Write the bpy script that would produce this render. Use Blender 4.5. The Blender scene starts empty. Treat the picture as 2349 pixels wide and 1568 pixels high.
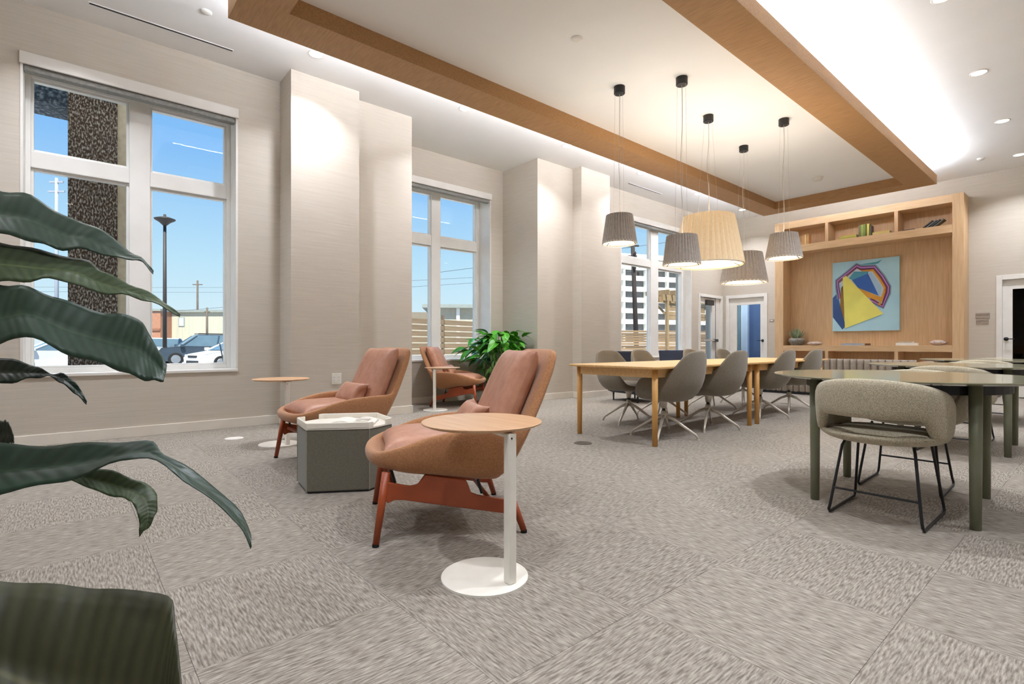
import bpy, math, random
from math import sin, cos, pi, radians
from mathutils import Vector

# ---------------------------------------------------------------- camera, world, sun, exposure
S = bpy.context.scene
COL = S.collection
FPX, CXP, HYP, CAMZ = 1182.0, 1174.5, 791.0, 0.94     # focal length in px, principal column, horizon row, eye height
YAW = radians(49.37)
DV = Vector((cos(YAW), sin(YAW), 0)); RV = Vector((sin(YAW), -cos(YAW), 0))

cam_d = bpy.data.cameras.new('camera'); cam = bpy.data.objects.new('camera', cam_d); COL.objects.link(cam)
cam.location = (0, 0, CAMZ); cam.rotation_euler = (pi / 2, 0, YAW - pi / 2)
cam_d.sensor_width = 36.0; cam_d.lens = FPX / 2349 * 36; cam_d.shift_y = 7.0 / 2349
cam_d.clip_start = 0.02; cam_d.clip_end = 600
S.camera = cam

W = bpy.data.worlds.new('world'); S.world = W; W.use_nodes = True
wn, wl = W.node_tree.nodes, W.node_tree.links
wn.clear()
wo = wn.new('ShaderNodeOutputWorld'); wb = wn.new('ShaderNodeBackground'); wr = wn.new('ShaderNodeValToRGB')
wt = wn.new('ShaderNodeTexCoord'); ws = wn.new('ShaderNodeSeparateXYZ')
wl.new(wt.outputs['Generated'], ws.inputs[0]); wl.new(ws.outputs['Z'], wr.inputs[0])
wl.new(wr.outputs[0], wb.inputs['Color']); wl.new(wb.outputs[0], wo.inputs['Surface'])
ce = wr.color_ramp.elements
ce[0].position = 0.0; ce[0].color = (0.86, 0.98, 1.04, 1)
ce[1].position = 1.0; ce[1].color = (0.10, 0.34, 0.86, 1)
for p, c in ((0.14, (0.58, 0.85, 1.05, 1)), (0.31, (0.28, 0.58, 1.03, 1)), (0.5, (0.21, 0.50, 1.0, 1))):
    e = ce.new(p); e.color = c
wb.inputs['Strength'].default_value = 0.55

sun_d = bpy.data.lights.new('sun', 'SUN'); sun = bpy.data.objects.new('sun', sun_d); COL.objects.link(sun)
sun_d.energy = 5.6; sun_d.angle = radians(0.6); sun_d.color = (1.0, 0.95, 0.86)
sun.rotation_euler = (radians(32), 0, radians(-25))      # high behind the building: nothing falls in through the windows

S.view_settings.view_transform = 'Standard'; S.view_settings.look = 'None'
S.view_settings.gamma = 1.0; S.view_settings.use_curve_mapping = False
S.view_settings.exposure = 0.82
DOWNLIGHT_W, COVE_E, PENDANT_W = 16.5, 62.0, 11.0
S.cycles.max_bounces = 10; S.cycles.diffuse_bounces = 6; S.cycles.glossy_bounces = 4
S.cycles.transparent_max_bounces = 16; S.cycles.sample_clamp_indirect = 6.0

# ---------------------------------------------------------------- helpers
def px(x, y, depth):
    """point seen at pixel x, y of the 2349 x 1568 photograph, at the given depth from the eye"""
    return Vector((0, 0, CAMZ)) + depth * (DV + RV * ((x - CXP) / FPX)) + Vector((0, 0, -(y - HYP) / FPX * depth))

def lin(h):
    h = h.lstrip('#'); o = []
    for i in (0, 2, 4):
        c = int(h[i:i + 2], 16) / 255
        o.append(c / 12.92 if c <= 0.04045 else ((c + 0.055) / 1.055) ** 2.4)
    return tuple(o)

MATS = {}
def mat(name, col, rough=0.6, metal=0.0, col2=None, scale=(8, 8, 8), detail=3.0, bump=0.0, bscale=None, lo=0.35, hi=0.65,
        coat=0.0, spec=0.5, sheen=0.0, emit=None, estr=0.0, rand=0.0, trans=0.0):
    if name in MATS: return MATS[name]
    m = bpy.data.materials.new(name); m.use_nodes = True; MATS[name] = m
    nt = m.node_tree; n, l = nt.nodes, nt.links
    b = n['Principled BSDF']
    c1 = lin(col) if isinstance(col, str) else col
    c2 = (lin(col2) if isinstance(col2, str) else col2) if col2 else tuple(v * 0.9 for v in c1)
    tc = n.new('ShaderNodeTexCoord'); mp = n.new('ShaderNodeMapping'); mp.inputs['Scale'].default_value = scale
    no = n.new('ShaderNodeTexNoise'); no.inputs['Scale'].default_value = 1.0; no.inputs['Detail'].default_value = detail
    cr = n.new('ShaderNodeValToRGB')
    cr.color_ramp.elements[0].position = lo; cr.color_ramp.elements[1].position = hi
    cr.color_ramp.elements[0].color = (*c2, 1); cr.color_ramp.elements[1].color = (*c1, 1)
    l.new(tc.outputs['Object'], mp.inputs['Vector']); l.new(mp.outputs[0], no.inputs['Vector']); l.new(no.outputs['Fac'], cr.inputs[0])
    out = cr.outputs[0]
    if rand:
        oi = n.new('ShaderNodeObjectInfo'); mr = n.new('ShaderNodeMapRange')
        mr.inputs['To Min'].default_value = 1 - rand; mr.inputs['To Max'].default_value = 1 + rand
        mx = n.new('ShaderNodeVectorMath'); mx.operation = 'SCALE'
        l.new(oi.outputs['Random'], mr.inputs['Value']); l.new(out, mx.inputs[0]); l.new(mr.outputs[0], mx.inputs['Scale']); out = mx.outputs[0]
    l.new(out, b.inputs['Base Color'])
    b.inputs['Roughness'].default_value = rough; b.inputs['Metallic'].default_value = metal
    b.inputs['Specular IOR Level'].default_value = spec; b.inputs['Coat Weight'].default_value = coat
    b.inputs['Sheen Weight'].default_value = sheen; b.inputs['Transmission Weight'].default_value = trans
    if emit:
        b.inputs['Emission Color'].default_value = (*(lin(emit) if isinstance(emit, str) else emit), 1); b.inputs['Emission Strength'].default_value = estr
    if bump:
        src = no.outputs['Fac']
        if bscale:
            m2 = n.new('ShaderNodeMapping'); m2.inputs['Scale'].default_value = bscale
            n2 = n.new('ShaderNodeTexNoise'); n2.inputs['Scale'].default_value = 1.0; n2.inputs['Detail'].default_value = 2.0
            l.new(tc.outputs['Object'], m2.inputs['Vector']); l.new(m2.outputs[0], n2.inputs['Vector']); src = n2.outputs['Fac']
        bp = n.new('ShaderNodeBump'); bp.inputs['Strength'].default_value = bump; bp.inputs['Distance'].default_value = 0.01
        l.new(src, bp.inputs['Height']); l.new(bp.outputs[0], b.inputs['Normal'])
    return m

def glass_mat(name, tint=(0.96, 0.985, 0.98), refl=1.0):
    if name in MATS: return MATS[name]
    m = bpy.data.materials.new(name); m.use_nodes = True; MATS[name] = m
    nt = m.node_tree; n, l = nt.nodes, nt.links; n.clear()
    o = n.new('ShaderNodeOutputMaterial'); t = n.new('ShaderNodeBsdfTransparent'); g = n.new('ShaderNodeBsdfGlossy'); mx = n.new('ShaderNodeMixShader'); f = n.new('ShaderNodeLayerWeight')
    pw = n.new('ShaderNodeMath'); pw.operation = 'POWER'; pw.inputs[1].default_value = 4.0
    ml = n.new('ShaderNodeMath'); ml.operation = 'MULTIPLY_ADD'; ml.inputs[1].default_value = 0.5 * refl; ml.inputs[2].default_value = 0.02 * refl
    t.inputs[0].default_value = (*tint, 1); g.inputs['Roughness'].default_value = 0.01
    l.new(f.outputs['Facing'], pw.inputs[0]); l.new(pw.outputs[0], ml.inputs[0]); l.new(ml.outputs[0], mx.inputs[0]); l.new(t.outputs[0], mx.inputs[1]); l.new(g.outputs[0], mx.inputs[2]); l.new(mx.outputs[0], o.inputs[0])
    return m

class MB:
    """collects vertices and faces; build() links them as one mesh object"""
    def __init__(self): self.v = []; self.f = []; self.uv = None
    def add(self, v, f):
        o = len(self.v); self.v += [tuple(p) for p in v]; self.f += [tuple(i + o for i in q) for q in f]; return self
    def box(self, x0, x1, y0, y1, z0, z1):
        return self.add([(x0, y0, z0), (x1, y0, z0), (x1, y1, z0), (x0, y1, z0), (x0, y0, z1), (x1, y0, z1), (x1, y1, z1), (x0, y1, z1)],
                        [(0, 3, 2, 1), (4, 5, 6, 7), (0, 1, 5, 4), (1, 2, 6, 5), (2, 3, 7, 6), (3, 0, 4, 7)])
    def prism(self, poly, lo, hi, axis='z'):
        n = len(poly)
        def P(a, b, c): return (a, b, c) if axis == 'z' else ((a, c, b) if axis == 'y' else (c, a, b))
        v = [P(a, b, lo) for a, b in poly] + [P(a, b, hi) for a, b in poly]
        return self.add(v, [tuple(range(n))[::-1], tuple(range(n, 2 * n))] + [(i, (i + 1) % n, n + (i + 1) % n, n + i) for i in range(n)])
    def loft(self, loops, cap0=True, cap1=True, closed=True):
        n = len(loops[0]); v = [p for lp in loops for p in lp]; f = []
        for k in range(len(loops) - 1):
            for i in range(n if closed else n - 1):
                j = (i + 1) % n; f.append((k * n + i, k * n + j, (k + 1) * n + j, (k + 1) * n + i))
        if cap0: f.append(tuple(range(n))[::-1])
        if cap1: f.append(tuple((len(loops) - 1) * n + i for i in range(n)))
        return self.add(v, f)
    def lathe(self, prof, seg=32, c=(0, 0), cap0=True, cap1=True):
        return self.loft([[(c[0] + r * cos(2 * pi * i / seg), c[1] + r * sin(2 * pi * i / seg), z) for i in range(seg)] for r, z in prof], cap0, cap1)
    def cyl(self, a, b, r0, r1=None, seg=12):
        return self.tube([a, b], [r0, r0 if r1 is None else r1], seg)
    def tube(self, pts, r, seg=8, closed=False):
        pts = [Vector(p) for p in pts]; n = len(pts)
        if not isinstance(r, (list, tuple)): r = [r] * n
        loops = []; up = None
        for i, p in enumerate(pts):
            t = (pts[min(i + 1, n - 1)] - pts[max(i - 1, 0)]) if not closed else (pts[(i + 1) % n] - pts[i - 1])
            t.normalize()
            if up is None: up = Vector((0, 0, 1)) if abs(t.z) < 0.9 else Vector((1, 0, 0))
            s = t.cross(up).normalized(); up = s.cross(t).normalized()
            loops.append([p + (s * cos(2 * pi * k / seg) + up * sin(2 * pi * k / seg)) * r[i] for k in range(seg)])
        if closed: loops.append(loops[0])
        return self.loft(loops, not closed, not closed)
    def mesh(self, name):
        me = bpy.data.meshes.new(name); me.from_pydata(self.v, [], self.f); me.update(); me.validate()
        return me
    def build(self, name, m, parent=None, loc=(0, 0, 0), rot=(0, 0, 0), smooth=False, bevel=0.0, sub=0, solid=0.0, fixn=True):
        me = self.mesh(name)
        if self.uv:
            ul = me.uv_layers.new(name='UVMap')
            for lp in me.loops: ul.data[lp.index].uv = self.uv[lp.vertex_index]
        if fixn:
            import bmesh
            bm = bmesh.new(); bm.from_mesh(me); bmesh.ops.recalc_face_normals(bm, faces=bm.faces); bm.to_mesh(me); bm.free()
        return link(name, me, m, parent, loc, rot, smooth, bevel, sub, solid)

def link(name, me, m, parent=None, loc=(0, 0, 0), rot=(0, 0, 0), smooth=False, bevel=0.0, sub=0, solid=0.0):
    o = bpy.data.objects.new(name, me); COL.objects.link(o)
    if m and not me.materials: me.materials.append(m)
    o.parent = parent; o.location = loc; o.rotation_euler = rot
    if smooth:
        for p in me.polygons: p.use_smooth = True
    if solid:
        q = o.modifiers.new('solid', 'SOLIDIFY'); q.thickness = solid; q.offset = 0
    if bevel:
        q = o.modifiers.new('bevel', 'BEVEL'); q.width = bevel; q.segments = 2; q.limit_method = 'ANGLE'; q.angle_limit = radians(35)
    if sub:
        q = o.modifiers.new('sub', 'SUBSURF'); q.levels = sub; q.render_levels = sub
    return o

def tag(o, label, cat, group=None, kind=None):
    o['label'] = label; o['category'] = cat
    if group: o['group'] = group
    if kind: o['kind'] = kind
    return o

def thing(name, label, cat, loc=(0, 0, 0), rz=0.0, group=None, kind=None):
    o = bpy.data.objects.new(name, None); COL.objects.link(o); o.empty_display_size = 0.1
    o.location = loc; o.rotation_euler = (0, 0, rz)
    return tag(o, label, cat, group, kind)

def dup(root, loc, rz, label, group=None):
    """copies a thing with its parts and sub-parts"""
    def cp(o, parent):
        c = o.copy(); COL.objects.link(c); c.parent = parent
        for ch in list(o.children): cp(ch, c)
        return c
    r = cp(root, None); r.location = loc; r.rotation_euler = (0, 0, rz); r['label'] = label
    if group: r['group'] = group
    return r

def B(*boxes):
    b = MB()
    for q in boxes: b.box(*q)
    return b

def cr_closed(pts, n):
    """closed Catmull-Rom curve with n samples"""
    m = len(pts); out = []
    P = [Vector(p) for p in pts]
    for k in range(n):
        t = k * m / n; i = int(t); u = t - i
        p0, p1, p2, p3 = P[(i - 1) % m], P[i % m], P[(i + 1) % m], P[(i + 2) % m]
        out.append(0.5 * ((2 * p1) + (p2 - p0) * u + (2 * p0 - 5 * p1 + 4 * p2 - p3) * u * u + (3 * p1 - p0 - 3 * p2 + p3) * u ** 3))
    return out

def cr_open(pts, n):
    P = [Vector(p) for p in pts]; P = [2 * P[0] - P[1]] + P + [2 * P[-1] - P[-2]]; m = len(P) - 3; out = []
    for k in range(n):
        t = k * m / (n - 1); i = min(int(t), m - 1); u = t - i
        p0, p1, p2, p3 = P[i], P[i + 1], P[i + 2], P[i + 3]
        out.append(0.5 * ((2 * p1) + (p2 - p0) * u + (2 * p0 - 5 * p1 + 4 * p2 - p3) * u * u + (3 * p1 - p0 - 3 * p2 + p3) * u ** 3))
    return out

def mirror(half):
    """half outline from front centre (y = 0) over +y to rear centre (y = 0) -> closed loop"""
    return list(half) + [(x, -y, z) for x, y, z in half[-2:0:-1]]

def bucket(rim, bot, th, n=56, bulge=0.012, seat_z=None, cx=0.0, drop=0.6):
    """upholstered shell between a bottom outline and a rim outline, with thickness"""
    R = cr_closed(mirror(rim), n); Q = cr_closed(mirror(bot), n)
    def inw(p):
        v = Vector((cx - p.x, -p.y, 0)); return v.normalized() if v.length > 1e-6 else Vector((1, 0, 0))
    ctr = Vector((cx, 0, sum(p.z for p in Q) / n))
    def mixl(a, b, t, out=0.0): return [a[i].lerp(b[i], t) - inw(b[i]) * out for i in range(n)]
    lo0 = [ctr.lerp(p, 0.55) for p in Q]
    up = Vector((0, 0, 1))
    rim_o = mixl(Q, R, 0.97); top_o = [R[i] + up * th * 0.32 + inw(R[i]) * th * 0.22 for i in range(n)]
    top_i = [R[i] + up * th * 0.32 + inw(R[i]) * th * 0.78 for i in range(n)]
    rim_i = [rim_o[i] + inw(R[i]) * th for i in range(n)]
    flo = [ctr.lerp(Q[i], 0.86) + up * th for i in range(n)]
    mid_i = [rim_i[i].lerp(flo[i], drop) for i in range(n)]
    return MB().loft([lo0, Q, mixl(Q, R, 0.35, bulge), mixl(Q, R, 0.7, bulge * 0.6), rim_o, top_o, top_i, rim_i, mid_i, flo, [ctr.lerp(p, 0.4) + up * th for p in Q]])

def pillow(L, Wd, T, n=14, p=4.0, pinch=0.06, crown=0.5):
    """puffed cushion in its own xy plane"""
    b = MB(); g = []
    for s in (1, -1):
        for i in range(n + 1):
            for j in range(n + 1):
                u, w = 2 * i / n - 1, 2 * j / n - 1
                u, w = sin(u * pi / 2), sin(w * pi / 2)
                h = max(0.0, (1 - abs(u) ** p) * (1 - abs(w) ** p)) ** crown
                k = 1 - pinch * (abs(u) * abs(w)) ** 2 * 0 - pinch * (1 - (abs(u * w)) ** 2) * max(abs(u), abs(w)) ** 6 * 0.6
                g.append((L / 2 * u * k, Wd / 2 * w * k, s * T / 2 * h))
    m = (n + 1) ** 2; f = []
    for s in range(2):
        for i in range(n):
            for j in range(n):
                a = s * m + i * (n + 1) + j; q = (a, a + n + 1, a + n + 2, a + 1)
                f.append(q if s == 0 else q[::-1])
    b.add(g, f); return b

rnd = random.Random(7)

# ---------------------------------------------------------------- materials
M_wall = mat('linen_wallpaper', '#ccc4b8', 0.85, col2='#c2b9ac', scale=(3, 3, 140), detail=4, bump=0.12, bscale=(30, 30, 400), lo=0.3, hi=0.7)
M_ceil = mat('ceiling_paint', '#f6f6f5', 0.9, col2='#f4f4f3', scale=(2, 2, 2))
M_white = mat('white_trim_paint', '#eceae5', 0.45, col2='#e6e3dd', scale=(4, 4, 4))
M_base = mat('baseboard_paint', '#e6e0d5', 0.5, col2='#dfd8cc', scale=(4, 4, 4))
M_frame = mat('window_vinyl', '#f0efec', 0.35, col2='#e9e8e4', scale=(3, 3, 3))
M_carpet = mat('carpet_tile', '#b8b0a5', 0.95, col2='#766e65', scale=(20, 150, 40), detail=9, bump=0.6, bscale=(200, 500, 200), lo=0.34, hi=0.68, spec=0.1, rand=0.05)
M_gap = mat('carpet_backing', '#8d857b', 0.95, col2='#7d756c', scale=(20, 20, 20))
M_beam = mat('beam_veneer', '#b78e60', 0.6, col2='#a27a4e', scale=(60, 6, 60), detail=5, bump=0.05, lo=0.3, hi=0.7)
M_case = mat('bookcase_oak', '#d9b890', 0.5, col2='#c9a47a', scale=(40, 40, 2.5), detail=5, bump=0.05, lo=0.3, hi=0.7)
M_case_h = mat('bookcase_oak_horizontal', '#dbbb93', 0.5, col2='#cca87d', scale=(40, 3, 40), detail=5, bump=0.05, lo=0.3, hi=0.7)
M_oak = mat('oak_table', '#e3bd86', 0.42, col2='#d4a86c', scale=(3, 40, 40), detail=5, bump=0.04, lo=0.3, hi=0.7)
M_oakleg = mat('oak_leg', '#d9a862', 0.45, col2='#c99450', scale=(40, 40, 4), detail=5, lo=0.3, hi=0.7)
M_walnut = mat('round_oak_top', '#cba57f', 0.4, col2='#b88f69', scale=(40, 3, 40), detail=5, lo=0.3, hi=0.7)
M_leather = mat('cognac_leather', '#ba8970', 0.42, col2='#a8745b', scale=(14, 14, 14), detail=4, bump=0.15, bscale=(60, 60, 60), lo=0.3, hi=0.7)
M_shell = mat('tan_wool_shell', '#b07c53', 0.85, col2='#9a6b46', scale=(120, 120, 120), detail=3, bump=0.15, sheen=0.2)
M_rust = mat('rust_steel', '#99441e', 0.42, col2='#8c3d1a', scale=(10, 10, 10))
M_black = mat('black_metal', '#15161a', 0.45, col2='#101114', scale=(10, 10, 10))
M_rubber = mat('black_rubber', '#0d0d0d', 0.8, scale=(10, 10, 10))
M_pwhite = mat('white_powdercoat', '#ebe7dd', 0.5, col2='#e4e0d6', scale=(10, 10, 10))
M_felt = mat('grey_felt', '#6c685a', 0.95, col2='#625f53', scale=(90, 90, 90), detail=5, sheen=0.2)
M_tray = mat('tray_lacquer', '#ece6da', 0.4, col2='#e5dfd2', scale=(5, 5, 5))
M_paper = mat('paper', '#f1ede4', 0.8, col2='#e6e0d5', scale=(30, 30, 30))
M_cchair = mat('taupe_wool', '#837968', 0.9, col2='#6f6658', scale=(150, 150, 150), detail=3, bump=0.1, sheen=0.25)
M_calu = mat('beige_aluminium', '#d8cfc2', 0.4, metal=0.3, col2='#cdc4b7', scale=(10, 10, 10))
M_dchair = mat('heather_fabric', '#c4baa1', 0.95, col2='#8f8672', scale=(180, 180, 420), detail=4, bump=0.25, lo=0.38, hi=0.62, sheen=0.2)
M_green = mat('olive_lacquer_top', '#8f8d74', 0.12, col2='#8a886f', scale=(5, 5, 5), spec=0.6)
M_gleg = mat('olive_leg', '#7c7f6b', 0.4, col2='#75785f', scale=(20, 20, 6))
M_navy = mat('navy_fabric', '#232a3d', 0.8, col2='#1b2132', scale=(60, 60, 60), sheen=0.1)
M_sofa = mat('channel_velvet', '#a09384', 0.85, col2='#92867a', scale=(20, 20, 20), sheen=0.3)
M_shade = mat('grey_pleated_fabric', '#bdb6af', 0.95, col2='#aea69f', scale=(60, 60, 30))
M_cream = mat('cream_pleated_fabric', '#efdcbd', 0.95, col2='#e8d3b2', scale=(60, 60, 30), emit='#ffdca8', estr=0.12)
M_cord = mat('grey_cord', '#cfc8c0', 0.7, scale=(40, 40, 40))
M_lens = mat('lamp_lens', '#ffffff', 0.5, emit='#fff4e2', estr=14.0)
M_diff = mat('pendant_diffuser', '#ffffff', 0.5, emit='#ffedd0', estr=3.0)
M_led = mat('led_strip', '#ffffff', 0.5, emit='#eef4ff', estr=COVE_E)
M_led_added = mat('led_strip_added', '#ffffff', 0.5, emit='#eef4ff', estr=COVE_E * 1.7)  # added strips, stronger than the cove-side one to lift the ceiling
M_glass = glass_mat('window_glass', refl=0.55)
M_dglass = glass_mat('door_glass', (0.9, 0.93, 0.93))
M_shgrey = mat('rolled_shade_fabric', '#8d8c88', 0.8, col2='#7d7c78', scale=(40, 40, 40))
M_pot = mat('stone_pot', '#a39c93', 0.7, col2='#8d867e', scale=(15, 15, 15))
M_soil = mat('soil', '#3a2c20', 0.95, col2='#241a12', scale=(40, 40, 40))

# ---------------------------------------------------------------- room shell
H = 4.1
XB, XF, YR, YA, YB = -5.0, 12.8, -4.0, 6.53, 7.25
floor = B((XB, XF + 0.3, YR, 7.7, -0.12, -0.012)).build('floor', M_gap)
tag(floor, 'grey beige carpet tile floor with quarter-turned streaks', 'floor', kind='structure')
TS = 0.625
tile_me = B((-TS / 2 + 0.0006, TS / 2 - 0.0006, -TS / 2 + 0.0006, TS / 2 - 0.0006, -0.012, 0.0)).mesh('carpet_tile'); tile_me.materials.append(M_carpet)
nt_ = 0
far_tiles = MB()
for i in range(-8, 22):
    for j in range(-8, 12):
        cx_, cy_ = 0.9 + (i + 0.5) * TS - TS, 0.475 + (j + 0.5) * TS - TS
        if cx_ - TS / 2 < XB or cx_ + TS / 2 > XF + 0.5 or cy_ - TS / 2 < YR or cy_ + TS / 2 > 7.6: continue
        v = Vector((cx_, cy_, 0)); dep = v.dot(DV)
        seen = dep > 0.6 and abs(v.dot(RV)) < dep * 1.06 + 0.5
        if seen and nt_ < 296:
            o = link('carpet_tile', tile_me, None, floor, (cx_, cy_, 0), (0, 0, (pi / 2) * ((i + j) % 2) + pi * rnd.randint(0, 1))); nt_ += 1
        else:
            far_tiles.box(cx_ - TS / 2, cx_ + TS / 2, cy_ - TS / 2, cy_ + TS / 2, -0.012, 0.0)
ft = far_tiles.build('carpet_field', M_carpet, floor); ft['kind'] = 'stuff'

ceiling = B((XB, XF + 0.3, YR, 7.7, H, H + 0.3)).build('ceiling', M_ceil)
tag(ceiling, 'flat white painted ceiling over the whole room', 'ceiling', kind='structure')

W1 = (-0.347, 1.461, 0.638, 3.6); W2 = (3.82, 5.722, 0.67, 3.6); W3 = (8.525, 11.231, 0.66, 3.6)
DX0, DX1, DH = 11.6, 12.66, 2.13
TR = (11.6, 12.62, 2.87, 3.5)
wl_ = B((XB, W1[0], YA, 6.95, 0, H), (W1[1], 1.92, YA, 6.95, 0, H), (W1[0], W1[1], YA, 6.95, 0, W1[2]), (W1[0], W1[1], YA, 6.95, W1[3], H),
        (1.92, 2.74, 6.12, 6.95, 0, H), (2.74, 3.6, 6.33, 7.7, 0, H),
        (3.6, W2[0], YB, 7.7, 0, H), (W2[1], 6.0, YB, 7.7, 0, H), (W2[0], W2[1], YB, 7.7, 0, W2[2]), (W2[0], W2[1], YB, 7.7, W2[3], H),
        (6.0, 6.87, 6.33, 7.7, 0, H), (6.87, 7.66, 6.12, 6.95, 0, H),
        (7.66, W3[0], YA, 6.95, 0, H), (W3[1], DX0, YA, 6.95, 0, H), (DX1, XF + 0.3, YA, 6.95, 0, H),
        (W3[0], W3[1], YA, 6.95, 0, W3[2]), (W3[0], W3[1], YA, 6.95, W3[3], H),
        (DX0, DX1, YA, 6.95, DH, TR[2]), (DX0, DX1, YA, 6.95, TR[3], H)).build('wall_left', M_wall)
tag(wl_, 'light linen papered wall with windows and deep pilasters', 'wall', kind='structure')
D2 = (5.5, 6.4); D3 = (0.36, 1.31)
wf_ = B((XF, XF + 0.15, YR, D3[0], 0, H), (XF, XF + 0.15, D3[1], D2[0], 0, H), (XF, XF + 0.15, D2[1], YA, 0, H),
        (XF, XF + 0.15, D3[0], D3[1], DH, H), (XF, XF + 0.15, D2[0], D2[1], DH, H)).build('wall_far', M_wall)
tag(wf_, 'light linen papered end wall behind the oak bookcase', 'wall', kind='structure')
tag(B((XB, XF + 0.15, YR - 0.15, YR, 0, H)).build('wall_right', M_wall), 'light linen papered wall right of the camera', 'wall', kind='structure')
tag(B((XB - 0.15, XB, YR - 0.15, 6.95, 0, H)).build('wall_back', M_wall), 'light linen papered wall behind the camera', 'wall', kind='structure')

bb = MB(); t_ = 0.014; bh = 0.105
for (x0, x1, y) in ((XB, 1.92, YA), (1.92 - t_, 2.74 + t_, 6.12), (2.74 + t_, 3.6 + t_, 6.33), (3.6 + t_, 6.0 - t_, YB), (6.0 - t_, 6.87 - t_, 6.33), (6.87 - t_, 7.66 + t_, 6.12), (7.66 + t_, DX0 - 0.08, YA)):
    bb.box(x0, x1, y - t_, y, 0, bh)
for (y0, y1, x, s) in ((6.12, YA - t_, 1.92, -1), (6.12, 6.33 - t_, 2.74, 1), (6.33, YB - t_, 3.6, 1), (6.33, YB - t_, 6.0, -1), (6.12, 6.33 - t_, 6.87, -1), (6.12, YA - t_, 7.66, 1)):
    bb.box(min(x, x + s * t_), max(x, x + s * t_), y0, y1, 0, bh)
tag(bb.build('baseboard_left', M_base, bevel=0.003), 'cream painted baseboard along the window wall', 'baseboard', kind='structure')
tag(B((XF - t_, XF, D3[1] + 0.07, 1.74, 0, bh), (XF - t_, XF, 5.09, D2[0] - 0.07, 0, bh), (XF - t_, XF, YR, D3[0] - 0.07, 0, bh)).build('baseboard_far', M_base, bevel=0.003), 'cream painted baseboard along the bookcase wall', 'baseboard', kind='structure')

# ---- windows
def window(n, w, yf, side, mull, trans, label, left_in=None):
    """w = opening x0, x1, z0, z1; yf = inner face of the frame; side = frame width; mull, trans = ranges"""
    x0, x1, z0, z1 = w
    r = thing('window_%d' % n, label, 'window', (0, 0, 0), kind='structure')
    yi = (YB if n == 2 else YA)
    B((x0, x0 + 0.02, yi - 0.004, yf + 0.1, z0, z1), (x1 - 0.02, x1, yi - 0.004, yf + 0.1, z0, z1), (x0 + 0.02, x1 - 0.02, yi - 0.004, yf + 0.1, z1 - 0.02, z1)).build('jamb_lining', M_white, r)
    B((x0, x1, yi - 0.012, yf + 0.1, z0, z0 + 0.03)).build('sill', M_white, r, bevel=0.004)
    a, b_, c, d_ = x0 + 0.02, x1 - 0.02, z0 + 0.03, z1 - 0.02
    fw = side
    B((a, a + fw, yf, yf + 0.1, c, d_), (b_ - fw, b_, yf, yf + 0.1, c, d_), (a + fw, b_ - fw, yf, yf + 0.1, c, c + 0.045), (a + fw, b_ - fw, yf, yf + 0.1, d_ - 0.06, d_)).build('frame', M_frame, r, bevel=0.004)
    B((mull[0], mull[1], yf - 0.01, yf + 0.1, c + 0.045, d_ - 0.06)).build('mullion', M_frame, r, bevel=0.006)
    panes = []
    for (p0, p1) in ((a + fw, mull[0]), (mull[1], b_ - fw)):
        B((p0, p1, yf - 0.004, yf + 0.1, trans[0], trans[1])).build('transom', M_frame, r, bevel=0.006)
        for (q0, q1) in ((c + 0.045, trans[0]), (trans[1], d_ - 0.06)):
            s = 0.022
            sh_ = B((p0, p0 + s, yf + 0.025, yf + 0.09, q0, q1), (p1 - s, p1, yf + 0.025, yf + 0.09, q0, q1), (p0 + s, p1 - s, yf + 0.025, yf + 0.09, q0, q0 + s), (p0 + s, p1 - s, yf + 0.025, yf + 0.09, q1 - s, q1)).build('sash', M_frame, r, bevel=0.004)
            B((p0 + s, p1 - s, yf + 0.055, yf + 0.061, q0 + s, q1 - s)).build('pane', M_glass, sh_)
    return r
window(1, W1, 6.79, 0.04, (0.478, 0.66), (2.655, 2.815), 'tall white framed window with four panes left of the first pilaster')
window(2, W2, 7.56, 0.07, (4.675, 4.855), (2.635, 2.81), 'tall white framed window with four panes in the deep bay')
window(3, W3, 6.67, 0.17, (9.77, 10.06), (2.66, 2.815), 'wide white framed window with four panes behind the pendant lamps')
def shade(w, yi, where):
    x0, x1 = w[0] - 0.0, w[1]
    r = thing('roller_shade', 'white boxed roller shade drawn up at head of ' + where, 'blind', (0, 0, 0), group='roller shades over the windows')
    B((x0 - 0.006, x1 + 0.006, yi - 0.03, yi - 0.0045, 3.527, 3.638)).build('cassette', M_white, r, bevel=0.006)
    B((x0 + 0.022, x1 - 0.022, yi + 0.004, yi + 0.09, 3.475, 3.578)).build('rolled_fabric', M_shgrey, r, bevel=0.01)
shade(W1, YA, 'the near left window'); shade(W2, YB, 'the bay window'); shade(W3, YA, 'the far window')

tw = thing('window_4', 'small transom window above the exit door', 'window', kind='structure')
B((TR[0], TR[0] + 0.04, YA - 0.004, 6.75, TR[2], TR[3]), (TR[1], DX1, YA - 0.004, 6.75, TR[2], TR[3]), (TR[0] + 0.04, TR[1], YA - 0.004, 6.75, TR[2], TR[2] + 0.05), (TR[0] + 0.04, TR[1], YA - 0.004, 6.75, TR[3] - 0.05, TR[3]), (12.3, 12.34, 6.62, 6.7, TR[2] + 0.05, TR[3] - 0.05)).build('frame', M_frame, tw)
B((TR[0] + 0.04, TR[1], 6.66, 6.666, TR[2] + 0.05, TR[3] - 0.05)).build('pane', M_glass, tw)

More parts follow.
